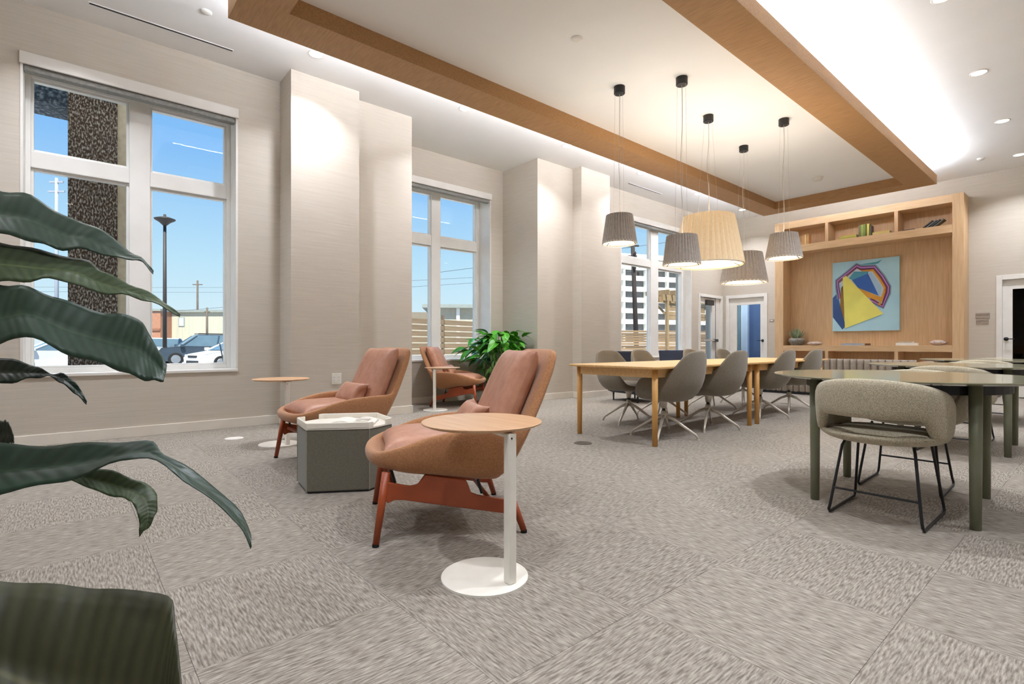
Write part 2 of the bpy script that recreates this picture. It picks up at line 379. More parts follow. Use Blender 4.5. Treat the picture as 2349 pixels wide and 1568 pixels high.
# ---- doors
d1 = thing('door_1', 'white framed glass exit door with push bar and closer', 'door', kind='structure')
B((DX0 - 0.06, DX0 + 0.02, YA - 0.02, 6.72, 0, DH), (DX1 - 0.02, DX1 + 0.06, YA - 0.02, 6.72, 0, DH), (DX0 - 0.06, DX1 + 0.06, YA - 0.02, 6.72, DH - 0.01, DH + 0.06)).build('frame', M_white, d1, bevel=0.004)
dl = B((DX0 + 0.03, DX0 + 0.12, 6.56, 6.61, 0.01, DH - 0.02), (12.24, 12.42, 6.56, 6.61, 0.01, DH - 0.02), (DX0 + 0.12, 12.24, 6.56, 6.61, DH - 0.16, DH - 0.02), (DX0 + 0.12, 12.24, 6.56, 6.61, 0.01, 0.3)).build('leaf', M_white, d1, bevel=0.004)
B((12.44, DX1 - 0.025, 6.56, 6.61, 0.01, DH - 0.02)).build('side_panel', M_white, d1)
B((12.421, 12.439, 6.558, 6.6, 0.01, DH - 0.012), (DX0 + 0.3, 12.421, 6.558, 6.6, DH - 0.019, DH - 0.011)).build('weather_strip', M_black, d1)
B((DX0 + 0.12, 12.24, 6.582, 6.588, 0.3, DH - 0.16)).build('pane', M_dglass, dl)
B((DX0 + 0.2, 12.4, 6.50, 6.53, 1.035, 1.075)).build('push_bar', M_calu, dl, bevel=0.008)
B((12.28, 12.46, 6.49, 6.56, 1.02, 1.09)).build('latch_box', mat('dark_grey_metal', '#4d4c4c', 0.5, scale=(10, 10, 10)), dl, bevel=0.01)
B((DX0 + 0.3, 12.25, 6.49, 6.555, 1.93, 2.06)).build('door_closer', mat('bronze_closer', '#2c2420', 0.5, scale=(10, 10, 10)), d1, bevel=0.01)

def glass_door(n, y0, y1, label, knob_y, gy, gm):
    r = thing('door_%d' % n, label, 'door', kind='structure')
    B((XF - 0.02, XF + 0.14, y0 - 0.07, y0 + 0.012, 0, DH + 0.07), (XF - 0.02, XF + 0.14, y1 - 0.012, y1 + 0.07, 0, DH + 0.07), (XF - 0.02, XF + 0.14, y0 + 0.012, y1 - 0.012, DH - 0.012, DH + 0.07)).build('casing', M_white, r, bevel=0.004)
    a, b_ = y0 + 0.014, y1 - 0.014
    lf_ = B((XF + 0.03, XF + 0.075, a, gy[0], 0.01, DH - 0.014), (XF + 0.03, XF + 0.075, gy[1], b_, 0.01, DH - 0.014), (XF + 0.03, XF + 0.075, gy[0], gy[1], 1.945, DH - 0.014), (XF + 0.03, XF + 0.075, gy[0], gy[1], 0.01, 0.3)).build('leaf', M_white, r)
    B((XF + 0.05, XF + 0.056, gy[0], gy[1], 0.3, 1.945)).build('pane', gm, lf_)
    s = 1 if knob_y < (y0 + y1) / 2 else -1
    k = MB(); k.tube([(XF + 0.03, knob_y, 1.05), (XF + 0.015, knob_y, 1.05)], 0.034, 20); k.tube([(XF + 0.015, knob_y, 1.05), (XF - 0.03, knob_y, 1.05)], 0.011, 10); k.tube([(XF - 0.03, knob_y, 1.05), (XF - 0.03, knob_y + s * 0.11, 1.05)], 0.009, 10)
    k.build('lever_handle', M_black, lf_, smooth=True)
M_tglass = glass_mat('dark_room_glass', (0.42, 0.44, 0.45))
glass_door(2, D2[0], D2[1], 'white door with full glass pane left of the bookcase', 5.556, (5.615, 6.2), M_dglass)
glass_door(3, D3[0], D3[1], 'white door with dark glass pane right of the bookcase', 1.25, (0.5, 1.168), M_tglass)
cor = thing('corridor', 'bright corridor with navy wall seen through the glass door', 'corridor', kind='structure')
M_nwall = mat('navy_wall', '#3f5a86', 0.8, col2='#39527c', scale=(3, 3, 3)); M_lbwall = mat('pale_blue_wall', '#bcd2ec', 0.8, scale=(3, 3, 3))
B((14.6, 14.7, 5.35, 6.72, 0, 2.7)).build('navy_panel', M_nwall, cor); B((14.5, 14.6, 6.70, 6.9, 0, 2.7)).build('pale_panel', M_lbwall, cor)
B((14.4, 14.5, 6.86, 7.6, 0, 2.7)).build('white_panel', M_white, cor); B((14.32, 14.4, 6.84, 6.885, 0, 2.7), (14.32, 14.4, 6.91, 6.93, 0, 2.7)).build('frame', mat('teal_frame', '#6d8b97', 0.5, scale=(4, 4, 4)), cor)
B((XF + 0.3, 14.7, 5.2, 7.6, -0.1, 0)).build('corridor_floor', M_gap, cor); B((XF + 0.3, 14.7, 5.2, 7.6, 2.7, 2.8)).build('corridor_ceiling', M_ceil, cor)
B((XF + 0.15, 14.7, 5.1, 5.2, 0, 2.8)).build('corridor_side', M_nwall, cor)
cl_d = bpy.data.lights.new('corridor_lamp', 'AREA'); cl = bpy.data.objects.new('corridor_lamp', cl_d); COL.objects.link(cl); cl.parent = cor
cl_d.energy = 22; cl_d.size = 0.6; cl.location = (13.6, 6.2, 2.66)
back = thing('back_room', 'unlit dark room behind the right glass door', 'room', kind='structure')
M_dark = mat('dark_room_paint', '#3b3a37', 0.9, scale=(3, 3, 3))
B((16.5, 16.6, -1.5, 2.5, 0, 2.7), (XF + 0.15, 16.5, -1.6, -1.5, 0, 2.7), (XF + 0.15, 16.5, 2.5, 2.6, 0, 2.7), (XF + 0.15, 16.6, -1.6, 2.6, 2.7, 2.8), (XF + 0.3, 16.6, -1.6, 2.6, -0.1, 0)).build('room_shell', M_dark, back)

# ---- ceiling tray: wooden ring, dropped inner ceiling, cove
RX0, RX1, RY0, RY1 = 1.014, 11.285, 1.961, 4.866; IX0, IX1, IY0, IY1 = 1.39, 10.9, 2.35, 4.47
ZT0, ZT1 = 3.70, 3.853
tray = thing('trim_1', 'wood veneered ring beam dropped from ceiling with lit cove', 'ceiling beam', kind='structure')
B((RX0, RX1, RY0, IY0, ZT0, ZT1)).build('cove_side_beam', M_beam, tray)
B((RX0, RX1, IY1, RY1, ZT0, ZT1)).build('window_side_beam', M_beam, tray)
B((RX0, IX0, IY0, IY1, ZT0, ZT1)).build('near_beam', M_beam, tray)
B((IX1, RX1, IY0, IY1, ZT0, ZT1)).build('far_beam', M_beam, tray)
B((RX0 + 0.09, RX1 - 0.09, RY0 + 0.09, RY1 - 0.09, ZT1, H)).build('dropped_ceiling', M_ceil, tray)
for q in ((RX0 + 0.12, RX1 - 0.14, RY0 + 0.02, RY0 + 0.05), (RX0 + 0.12, RX1 - 0.14, RY1 - 0.05, RY1 - 0.02), (RX0 + 0.02, RX0 + 0.05, RY0 + 0.14, RY1 - 0.14), (RX1 - 0.05, RX1 - 0.02, RY0 + 0.14, RY1 - 0.14)):
    B((*q, ZT1, ZT1 + 0.012)).build('led_strip', M_led if q[3] < 2.1 else M_led_added, tray)  # near, far and window-side strips are added to brighten the ceiling

# ---------------------------------------------------------------- ceiling fittings
def downlight(x, y, z, label, group, on=True):
    r = thing('downlight', label, 'downlight', (x, y, z), group=group)
    MB().lathe([(0.085, 0.0), (0.083, -0.006), (0.07, -0.007), (0.066, -0.001)], 24, cap0=False, cap1=False).build('trim_ring', M_white, r, smooth=True)
    MB().lathe([(0.066, -0.003), (0.066, -0.001)], 24).build('lens', M_lens, r)
    ld = bpy.data.lights.new('downlight_lamp', 'AREA'); lo = bpy.data.objects.new('downlight_lamp', ld); COL.objects.link(lo); lo.parent = r
    ld.shape = 'DISK'; ld.size = 0.12; ld.energy = DOWNLIGHT_W; ld.color = (0.95, 0.985, 1.06); ld.spread = radians(120); lo.location = (0, 0, -0.012)
    return r
ords = ['first', 'second', 'third', 'fourth', 'fifth', 'sixth']
for k in range(6): downlight(2.03 + k * 1.978, 5.635, H, ords[k] + ' recessed downlight beside the window-side wooden beam, counted from the near end', 'downlights along the window side')
for k in range(4): downlight(6.03 + k * 1.978, 1.01, H, ords[k] + ' recessed downlight on the cove side of ceiling, counted from the top edge', 'downlights along the cove side')
for (x, y) in ((0.05, 5.635), (-1.93, 5.635), (4.05, 1.01), (2.07, 1.01), (0.09, 1.01), (-1.9, 1.01), (8.0, -1.5), (4.0, -1.5), (0.0, -1.5), (11.0, -1.5)):  # unseen: two rows carried on, the third row added for its light
    downlight(x, y, H, 'unseen recessed downlight in the ceiling outside the picture', 'downlights outside the picture')

for k, (x0, x1, w_) in enumerate(((0.137, 1.326, 'above the near left window'), (8.285, 9.41, 'right of the second pilaster'), (11.33, 12.13, 'in the far corner'))):
    r = thing('slot_diffuser', 'narrow black linear air slot in ceiling ' + w_, 'air vent', (x0, 6.155, H), group='linear air slots')
    B((0, x1 - x0, -0.016, 0.016, -0.004, 0.0)).build('slot', M_black, r)
    B((-0.006, x1 - x0 + 0.006, -0.022, -0.016, -0.006, 0.0), (-0.006, x1 - x0 + 0.006, 0.016, 0.022, -0.006, 0.0)).build('flange', M_ceil, r)
def puck(name, x, y, z, r_, h_, label, cat):
    t = thing(name, label, cat, (x, y, z))
    MB().lathe([(r_, 0), (r_, -h_ * 0.5), (r_ * 0.8, -h_), (0.01, -h_)], 20).build('body', M_white, t, smooth=True)
    MB().lathe([(r_ * 1.15, 0), (r_ * 1.15, -0.005), (r_, -0.006)], 20, cap1=False).build('base_plate', M_ceil, t, smooth=True)
puck('smoke_detector', 9.88, 3.35, 3.853, 0.085, 0.05, 'round white smoke detector on the ceiling inside the wooden ring', 'smoke detector')
puck('sprinkler_cover', 3.66, 3.32, 3.853, 0.05, 0.012, 'flat round sprinkler cover on ceiling near the first pendants', 'sprinkler')
puck('sprinkler_cover', 0.98, 5.6, H, 0.045, 0.012, 'flat round sprinkler cover beside the near end of wooden beam', 'sprinkler')
puck('sprinkler_cover', 11.7, 1.45, H, 0.05, 0.03, 'small white sprinkler head near the cove end of ceiling', 'sprinkler')

# ---------------------------------------------------------------- lounge chairs
def lounge_chair(label, loc, rz):
    t = thing('lounge_chair', label, 'armchair', loc, rz, 'leather lounge chairs')
    rim = [(0.415, 0, 0.405), (0.40, 0.17, 0.405), (0.355, 0.275, 0.412), (0.26, 0.335, 0.44), (0.13, 0.355, 0.48), (-0.03, 0.362, 0.508), (-0.2, 0.362, 0.516), (-0.345, 0.358, 0.522),
           (-0.405, 0.353, 0.56), (-0.49, 0.338, 0.73), (-0.548, 0.318, 0.86), (-0.565, 0.27, 0.898), (-0.572, 0.13, 0.902), (-0.575, 0, 0.902)]
    bot = [(0.375, 0, 0.335), (0.36, 0.15, 0.335), (0.32, 0.24, 0.332), (0.23, 0.3, 0.318), (0.12, 0.318, 0.302), (0.0, 0.322, 0.285), (-0.1, 0.322, 0.268), (-0.18, 0.318, 0.255),
           (-0.23, 0.305, 0.245), (-0.262, 0.27, 0.238), (-0.275, 0.22, 0.235), (-0.282, 0.15, 0.235), (-0.285, 0.07, 0.235), (-0.285, 0, 0.235)]
    bucket(rim, bot, 0.052, n=84, bulge=0.02, cx=0.02).build('shell', M_shell, t, smooth=True, sub=1)
    sc = pillow(0.64, 0.59, 0.15, 16, 5, crown=0.42)
    sc.v = [(x + 0.005 - 0.02 * (1 - (y / 0.3) ** 2) * 0, y * (1 - 0.10 * max(0, x / 0.36)), z + 0.418) for x, y, z in sc.v]
    sc.build('seat_cushion', M_leather, t, smooth=True)
    bc = pillow(0.56, 0.56, 0.15, 16, 5, crown=0.42)
    a = radians(24)
    bc.v = [(-0.335 - sin(a) * x + cos(a) * z, y * (1 - 0.06 * x / 0.28), 0.655 + cos(a) * x + sin(a) * z) for x, y, z in bc.v]
    bc.build('back_cushion', M_leather, t, smooth=True)
    lp = pillow(0.23, 0.46, 0.13, 12, 3, pinch=0.5, crown=0.55)
    a2 = radians(35)
    lp.v = [(-0.145 - sin(a2) * x + cos(a2) * z, y, 0.53 + cos(a2) * x + sin(a2) * z) for x, y, z in lp.v]
    lp.build('lumbar_pillow', M_leather, t, smooth=True)
    for s in (1, -1):
        rail = [(0.335, 0.235), (0.335, 0.30), (0.25, 0.275), (0.20, 0.264), (0.165, 0.27), (0.145, 0.295), (0.13, 0.315), (-0.07, 0.275), (-0.082, 0.25), (-0.095, 0.212), (-0.13, 0.196), (-0.30, 0.158), (-0.33, 0.152),
                (-0.33, 0.088), (-0.28, 0.092), (0.1, 0.172), (0.23, 0.2), (0.275, 0.203), (0.305, 0.19)]
        MB().prism(rail, s * 0.305 - 0.011, s * 0.305 + 0.011, 'y').build('side_rail', M_rust, t, bevel=0.004)
        fl_ = MB().tube([(0.312, s * 0.295, 0.335), (0.36, s * 0.338, 0.012)], [0.021, 0.0155], 14).build('front_leg', M_rust, t, smooth=True)
        rl_ = MB().tube([(-0.305, s * 0.308, 0.165), (-0.358, s * 0.338, 0.012)], [0.019, 0.0155], 14).build('rear_leg', M_rust, t, smooth=True)
        for q, lg in (((0.361, 0.3385), fl_), ((-0.3585, 0.3385), rl_)):
            MB().lathe([(0.016, 0.0), (0.016, 0.014)], 14, (q[0], s * q[1])).build('foot_cap', M_rubber, lg)
        for xx, zz in ((0.27, 0.27), (-0.16, 0.19)):
            MB().tube([(xx, s * 0.26, zz), (xx + 0.02, s * 0.25, zz + 0.07)], 0.008, 8).build('shell_bracket', M_black, t)
    MB().tube([(0.285, -0.3, 0.25), (0.285, 0.3, 0.25)], 0.012, 10).build('cross_bar', M_rust, t, smooth=True)
    MB().tube([(-0.2, -0.3, 0.155), (-0.2, 0.3, 0.155)], 0.012, 10).build('cross_bar', M_rust, t, smooth=True)
    return t
lc = lounge_chair('large cognac leather lounge chair in front behind the near side table', (1.553, 2.385, 0), radians(154.4))
dup(lc, (1.66, 4.2, 0), radians(179), 'cognac leather lounge chair behind the hexagonal ottoman beside the wall socket')
dup(lc, (4.68, 6.74, 0), radians(-50), 'small distant cognac leather lounge chair in the window bay by the plant')

# ---------------------------------------------------------------- C-shaped side tables
def side_table(label, loc, post, top):
    t = thing('side_table', label, 'side table', loc, 0, 'white stemmed side tables')
    MB().lathe([(0.176, 0), (0.176, 0.009), (0.173, 0.011)], 56).build('base', M_pwhite, t)
    B((post[0] - 0.019, post[0] + 0.019, post[1] - 0.019, post[1] + 0.019, 0.011, 0.596)).build('post', M_pwhite, t, (0, 0, 0), bevel=0.006)
    p = Vector((post[0], post[1], 0.585)); q = Vector((top[0], top[1], 0.585))
    MB().tube([p, p.lerp(q, 0.85)], 0.012, 8).build('arm', M_pwhite, t)
    MB().lathe([(0.17, 0.593), (0.235, 0.599), (0.256, 0.608), (0.258, 0.613), (0.255, 0.615)], 72, top).build('table_top', M_walnut, t)
    MB().tube([(post[0] - 0.008, post[1] - 0.0195, 0.578), (post[0] - 0.008, post[1] - 0.0205, 0.578)], 0.004, 8).build('screw', M_black, t)
    return t
st = side_table('near white stemmed side table with round oak top beside the front lounge chair', (1.276, 1.657, 0), (0.031, -0.122), (0.069, 0.11))
dup(st, (1.5, 5.14, 0), 0.1, 'white stemmed side table with round oak top by the near left window')
dup(st, (4.0, 6.36, 0), -0.9, 'distant white stemmed side table beside the bay lounge chair')

# ---------------------------------------------------------------- hexagonal ottoman with tray and book
HX = [(1.175, 3.624), (1.128, 3.308), (1.46, 3.103), (1.665, 3.196), (1.712, 3.506), (1.382, 3.706)]
hc = (sum(p[0] for p in HX) / 6, sum(p[1] for p in HX) / 6)
hx = [(p[0] - hc[0], p[1] - hc[1]) for p in HX]
ot = thing('ottoman', 'grey felt hexagonal ottoman between the two lounge chairs', 'ottoman', (hc[0], hc[1], 0))
ob_ = MB().prism([(x * 0.985, y * 0.985) for x, y in hx], 0.012, 0.402).build('body', M_felt, ot, bevel=0.006)
MB().prism([(x * 0.95, y * 0.95) for x, y in hx], 0.0, 0.012).build('plinth', M_black, ot)
M_seam = mat('felt_seam', '#8b8778', 0.95, scale=(40, 40, 40))
for (x, y) in hx: MB().cyl((x * 0.986, y * 0.986, 0.014), (x * 0.986, y * 0.986, 0.40), 0.0035, seg=6).build('seam', M_seam, ob_)
tr = thing('tray', 'cream lacquered tray with notched rim on the hexagonal ottoman', 'tray', (hc[0], hc[1], 0.4025))
MB().prism(hx, 0, 0.01).build('tray_floor', M_tray, tr)
for k in range(6):
    a, b_ = Vector((*hx[k], 0)), Vector((*hx[(k + 1) % 6], 0)); n_ = Vector((-(b_ - a).y, (b_ - a).x, 0)).normalized() * 0.012
    if n_.dot(a) > 0: n_ = -n_
    segs = [(0, 1)] if k in (0, 1, 3, 4) else [(0, 0.17), (0.72, 1)]
    for (s0, s1) in segs:
        p, q = a.lerp(b_, s0), a.lerp(b_, s1)
        MB().prism([(p.x, p.y), (q.x, q.y), (q.x + n_.x, q.y + n_.y), (p.x + n_.x, p.y + n_.y)], 0.0, 0.044).build('rim', M_tray, tr, bevel=0.004)
bk = thing('open_magazine', 'open white magazine with curling pages lying in the tray', 'magazine', (hc[0] + 0.045, hc[1] - 0.05, 0.4127), radians(-35))
for s in (1, -1):
    top_, bot_ = [], []
    for i in range(9):
        u = i / 8; zz = 0.010 + 0.02 * math.sin(u * pi) ** 0.8 * (1 - 0.3 * u)
        top_.append([(s * 0.145 * u, y, zz) for y in (-0.1, 0.1)]); bot_.append([(s * 0.145 * u, y, 0.003) for y in (-0.1, 0.1)])
    lp = [[top_[i][0], top_[i][1], bot_[i][1], bot_[i][0]] for i in range(9)]
    MB().loft(lp).build('page_block', M_paper, bk)
B((-0.15, 0.15, -0.104, 0.104, 0, 0.003)).build('cover', mat('magazine_cover', '#c9c3b8', 0.5, col2='#8b8b86', scale=(20, 20, 20)), bk)
B((0.02, 0.11, -0.07, 0.03, 0.0285, 0.0288)).build('printed_picture', mat('printed_picture', '#cdc6ba', 0.7, col2='#a29c92', scale=(18, 18, 18), lo=0.4, hi=0.5), bk)

# ---------------------------------------------------------------- conference tables and chairs
def conf_table(x0, x1, label):
    y0, y1 = 2.69, 3.77; cx_, cy_ = (x0 + x1) / 2, (y0 + y1) / 2; a, b_ = (x1 - x0) / 2, (y1 - y0) / 2
    t = thing('conference_table', label, 'table', (cx_, cy_, 0), 0, 'oak conference tables')
    B((-a, a, -b_, b_, 0.717, 0.74)).build('table_top', M_oak, t, bevel=0.006)
    i = 0.075
    B((-a + i, a - i, -b_ + i, -b_ + i + 0.022, 0.635, 0.717)).build('apron', M_oak, t); B((-a + i, a - i, b_ - i - 0.022, b_ - i, 0.635, 0.717)).build('apron', M_oak, t)
    B((-a + i, -a + i + 0.022, -b_ + i, b_ - i, 0.635, 0.717)).build('apron', M_oak, t); B((a - i - 0.022, a - i, -b_ + i, b_ - i, 0.635, 0.717)).build('apron', M_oak, t)
    for sx in (1, -1):
        for sy in (1, -1):
            MB().tube([(sx * (a - 0.09), sy * (b_ - 0.075), 0), (sx * (a - 0.09), sy * (b_ - 0.075), 0.72)], [0.025, 0.029], 16).build('leg', M_oakleg, t, smooth=True)
conf_table(4.03, 6.12, 'near oak conference table with round legs'); conf_table(6.135, 8.36, 'far oak conference table butted against the near one')
def conf_chair(label, loc, rz, group):
    t = thing('swivel_chair', label, 'chair', loc, rz, group)
    rim = [(0.255, 0, 0.452), (0.25, 0.15, 0.455), (0.235, 0.235, 0.475), (0.2, 0.285, 0.54), (0.14, 0.305, 0.60), (0.03, 0.31, 0.625), (-0.08, 0.308, 0.632), (-0.17, 0.292, 0.66), (-0.25, 0.262, 0.745), (-0.305, 0.2, 0.835), (-0.335, 0.105, 0.866), (-0.342, 0, 0.87)]
    bot = [(0.19, 0, 0.385), (0.185, 0.11, 0.385), (0.17, 0.17, 0.387), (0.14, 0.205, 0.39), (0.09, 0.225, 0.39), (0.02, 0.23, 0.388), (-0.05, 0.225, 0.385), (-0.11, 0.21, 0.383), (-0.15, 0.18, 0.38), (-0.18, 0.14, 0.38), (-0.195, 0.08, 0.38), (-0.2, 0, 0.38)]
    bucket(rim, bot, 0.042, n=72, bulge=0.055, cx=0.02).build('shell', M_cchair, t, (-0.06, 0, 0), smooth=True, sub=1)
    sp = pillow(0.44, 0.44, 0.09, 12, 4); sp.v = [(x - 0.04, y, z + 0.455) for x, y, z in sp.v]; sp.build('seat_pad', M_cchair, t, smooth=True)
    MB().lathe([(0.06, 0.385), (0.035, 0.36), (0.025, 0.30)], 20).build('seat_mount', M_calu, t, smooth=True)
    MB().lathe([(0.018, 0.27), (0.018, 0.31)], 16).build('gas_spring', M_black, t, smooth=True)
    MB().lathe([(0.03, 0.20), (0.032, 0.24), (0.024, 0.275)], 20).build('hub', M_calu, t, smooth=True)
    for k in range(4):
        an = radians(22 + 90 * k)
        c, s = cos(an), sin(an)
        lg = MB().tube([(c * 0.015, s * 0.015, 0.225), (c * 0.1, s * 0.1, 0.19), (c * 0.31, s * 0.31, 0.05), (c * 0.333, s * 0.333, 0.012)], [0.018, 0.016, 0.011, 0.011], 10).build('leg', M_calu, t, smooth=True)
        MB().lathe([(0.013, 0.0), (0.013, 0.012)], 10, (c * 0.333, s * 0.333)).build('glide', M_calu, lg)
    return t
ns_lab = ['nearest taupe swivel chair on the room side of conference table', 'second taupe swivel chair on the room side of conference table', 'third taupe swivel chair on the room side of conference table', 'farthest taupe swivel chair on the room side of conference table']
fs_lab = ['nearest taupe swivel chair on the window side of conference table', 'second taupe swivel chair on the window side of conference table', 'third taupe swivel chair on the window side of conference table', 'farthest taupe swivel chair on the window side of conference table']
cc = conf_chair(ns_lab[0], (4.58, 2.97, 0), radians(91), 'swivel chairs at the conference table')
for k, (x, y, a) in enumerate(((5.46, 2.97, 90), (6.8, 2.98, 91), (7.75, 2.99, 88))): dup(cc, (x, y, 0), radians(a), ns_lab[k + 1])
for k, (x, y, a) in enumerate(((5.17, 3.84, -95), (5.98, 3.9, -90), (7.28, 3.9, -90), (8.2, 3.86, -90))): dup(cc, (x, y, 0), radians(a), fs_lab[k])

# navy club chairs by the far window
def club_chair(label, loc, rz):
    t = thing('club_chair', label, 'armchair', loc, rz, 'navy club chairs')
    B((-0.3, 0.34, -0.33, 0.33, 0.14, 0.40)).build('seat', M_navy, t, bevel=0.03)
    MB().prism([(-0.42, 0.84), (-0.34, 0.84), (-0.2, 0.4), (-0.2, 0.16), (-0.3, 0.16)], -0.36, 0.36, 'y').build('backrest', M_navy, t, bevel=0.02)
    for s in (1, -1):
        MB().prism([(-0.3, 0.56), (0.3, 0.54), (0.32, 0.15), (-0.28, 0.15)], s * 0.36 - 0.03, s * 0.36 + 0.03, 'y').build('armrest', M_navy, t, bevel=0.02)
        for sx in (0.26, -0.22): MB().tube([(sx, s * 0.3, 0), (sx, s * 0.3, 0.15)], [0.012, 0.017], 10).build('leg', M_black, t)
    return t
club = club_chair('dark navy club chair by the left half of the far window', (7.25, 5.25, 0), radians(-12))
dup(club, (8.95, 5.3, 0), radians(-115), 'dark navy club chair by the right half of the far window')

# ---------------------------------------------------------------- olive tables and dining chairs
def olive_table(label, loc, rz):
    t = thing('round_table', label, 'table', loc, rz, 'round olive tables')
    MB().lathe([(0.64, 0.738), (0.685, 0.749), (0.69, 0.753), (0.688, 0.757)], 96).build('table_top', M_green, t)
    MB().lathe([(0.5, 0.68), (0.5, 0.738)], 48).build('under_frame', M_black, t)
    for sx in (1, -1):
        for sy in (1, -1):
            MB().tube([(sx * 0.385, sy * 0.365, 0), (sx * 0.385, sy * 0.365, 0.74)], [0.024, 0.029], 20).build('leg', M_gleg, t, smooth=True)
    return t
gt = olive_table('nearest olive green round table at the right edge', (3.86, 0.845, 0), radians(4))
dup(gt, (6.34, 0.95, 0), radians(2), 'second olive green round table behind the nearest one')
dup(gt, (8.82, 1.02, 0), radians(2), 'farthest olive green round table near the bookcase')
def dining_chair(label, loc, rz):
    t = thing('dining_chair', label, 'chair', loc, rz, 'heather fabric chairs at the olive tables')
    # wrap-around back band, open below at the rear
    loops = []
    for k in range(61):
        th = radians(-132 + 264 * k / 60); a = abs(th)
        c, s = cos(pi + th), sin(pi + th)
        f = max(0.0, (a - radians(48)) / radians(18)); f = min(1.0, f); f = f * f * (3 - 2 * f)
        e = max(0.0, (a - radians(85)) / radians(47)); e = e * e
        zb = 0.558 * (1 - f) + 0.452 * f; zt = 0.768 - 0.085 * (a / radians(90)) ** 2 - 0.1 * e
        if zt < zb + 0.07: zt = zb + 0.07
        flare = 0.022
        ro, ri = 1.0, 0.84
        def P(rr, z, o=0.0):
            w = (z - 0.45) / 0.32 * flare
            return (c * (0.285 * rr + w + o) + 0.005, s * (0.295 * rr + w + o), z)
        hz = min(0.03, (zt - zb) * 0.4)
        loops.append([P(ro, zb + hz * 0.3), P(ro, zb + hz, 0.008), P(ro, (zb + zt) / 2, 0.01), P(ro, zt - hz, 0.006), P(ro - 0.05, zt), P(ri + 0.05, zt), P(ri, zt - hz), P(ri, (zb + zt) / 2), P(ri, zb + hz), P(ri + 0.06, zb)])
    MB().loft(loops).build('backrest', M_dchair, t, (-0.09, 0, 0), smooth=True, sub=1)
    pr = [(0.10, 0.412), (0.2, 0.416), (0.262, 0.432), (0.288, 0.455), (0.286, 0.472), (0.27, 0.478), (0.25, 0.465), (0.1, 0.455)]
    MB().loft([[(0.02 + r * cos(2 * pi * i / 48) * (1.0 if cos(2 * pi * i / 48) < 0 else 0.92), 1.02 * r * sin(2 * pi * i / 48), z) for i in range(48)] for r, z in pr]).build('seat_shell', M_dchair, t, (-0.09, 0, 0), smooth=True, sub=1)
    sp = pillow(0.42, 0.46, 0.05, 12, 3); sp.v = [(x - 0.05, y, z + 0.468) for x, y, z in sp.v]; sp.build('seat_cushion', M_dchair, t, smooth=True)
    for s in (1, -1):
        pts = [(0.13, s * 0.16, 0.425), (0.16, s * 0.175, 0.38), (0.232, s * 0.212, 0.05), (0.235, s * 0.215, 0.025), (0.215, s * 0.215, 0.009), (-0.215, s * 0.212, 0.009), (-0.235, s * 0.21, 0.025), (-0.23, s * 0.205, 0.05), (-0.165, s * 0.165, 0.38), (-0.13, s * 0.15, 0.425)]
        MB().tube(pts, 0.0075, 10).build('sled_runner', M_black, t, smooth=True)
    for sx, zz, yy in ((-0.213, 0.145, 0.192),): MB().tube([(sx, -yy, zz), (sx, yy, zz)], 0.006, 8).build('cross_bar', M_black, t)
    return t
dc = dining_chair('nearest heather fabric dining chair tucked under the near olive table', (3.46, 0.825, 0), radians(0))
for (x, y, a, lab) in ((4.25, 0.9, 181, 'heather fabric chair on the far side of the nearest olive table'), (5.94, 0.93, 0, 'heather fabric chair on the near side of the second olive table'),
                       (6.74, 0.98, 180, 'heather fabric chair on the far side of the second olive table'), (8.42, 1.0, 0, 'heather fabric chair on the near side of the farthest olive table'), (9.22, 1.04, 180, 'heather fabric chair on the far side of the farthest olive table')):
    dup(dc, (x, y, 0), radians(a), lab)

# ---------------------------------------------------------------- channel-back sofa in front of the bookcase
so = thing('sofa', 'low taupe sofa with vertical channel back standing before the bookcase', 'sofa', (10.58, 3.42, 0))
nch = 25; wch = 0.105
B((0.0, 0.08, -nch * wch / 2, nch * wch / 2, 0.05, 0.665)).build('back_core', M_sofa, so, bevel=0.02)
B((0.04, 0.78, -nch * wch / 2, nch * wch / 2, 0.05, 0.38)).build('seat', M_sofa, so, bevel=0.03)
chm = MB(); prof = [(-0.055 * sin(pi * i / 8) ** 0.7 * 1.0 + 0.0 if 0 < i < 8 else 0.0, -0.052 + 0.104 * i / 8) for i in range(9)]
chm.loft([[(a * k_ + 0.0, y, z) for a, y in prof] + [(0.03, 0.052, z), (0.03, -0.052, z)] for z, k_ in ((0.045, 0.6), (0.07, 1), (0.62, 1), (0.66, 0.9), (0.685, 0.5), (0.69, 0.1))])
ch0 = chm.build('channel', M_sofa, so, (0, -nch * wch / 2 + wch / 2, 0), smooth=True)
for k in range(1, nch):
    o = ch0.copy(); COL.objects.link(o); o.location.y = -nch * wch / 2 + wch * (k + 0.5)
B((0.1, 0.8, -nch * wch / 2 - 0.1, -nch * wch / 2, 0.05, 0.66)).build('armrest', M_sofa, so, bevel=0.03); B((0.1, 0.8, nch * wch / 2, nch * wch / 2 + 0.1, 0.05, 0.66)).build('armrest', M_sofa, so, bevel=0.03)
B((-0.03, 0.74, -nch * wch / 2, nch * wch / 2, 0.0, 0.05)).build('plinth', M_black, so)

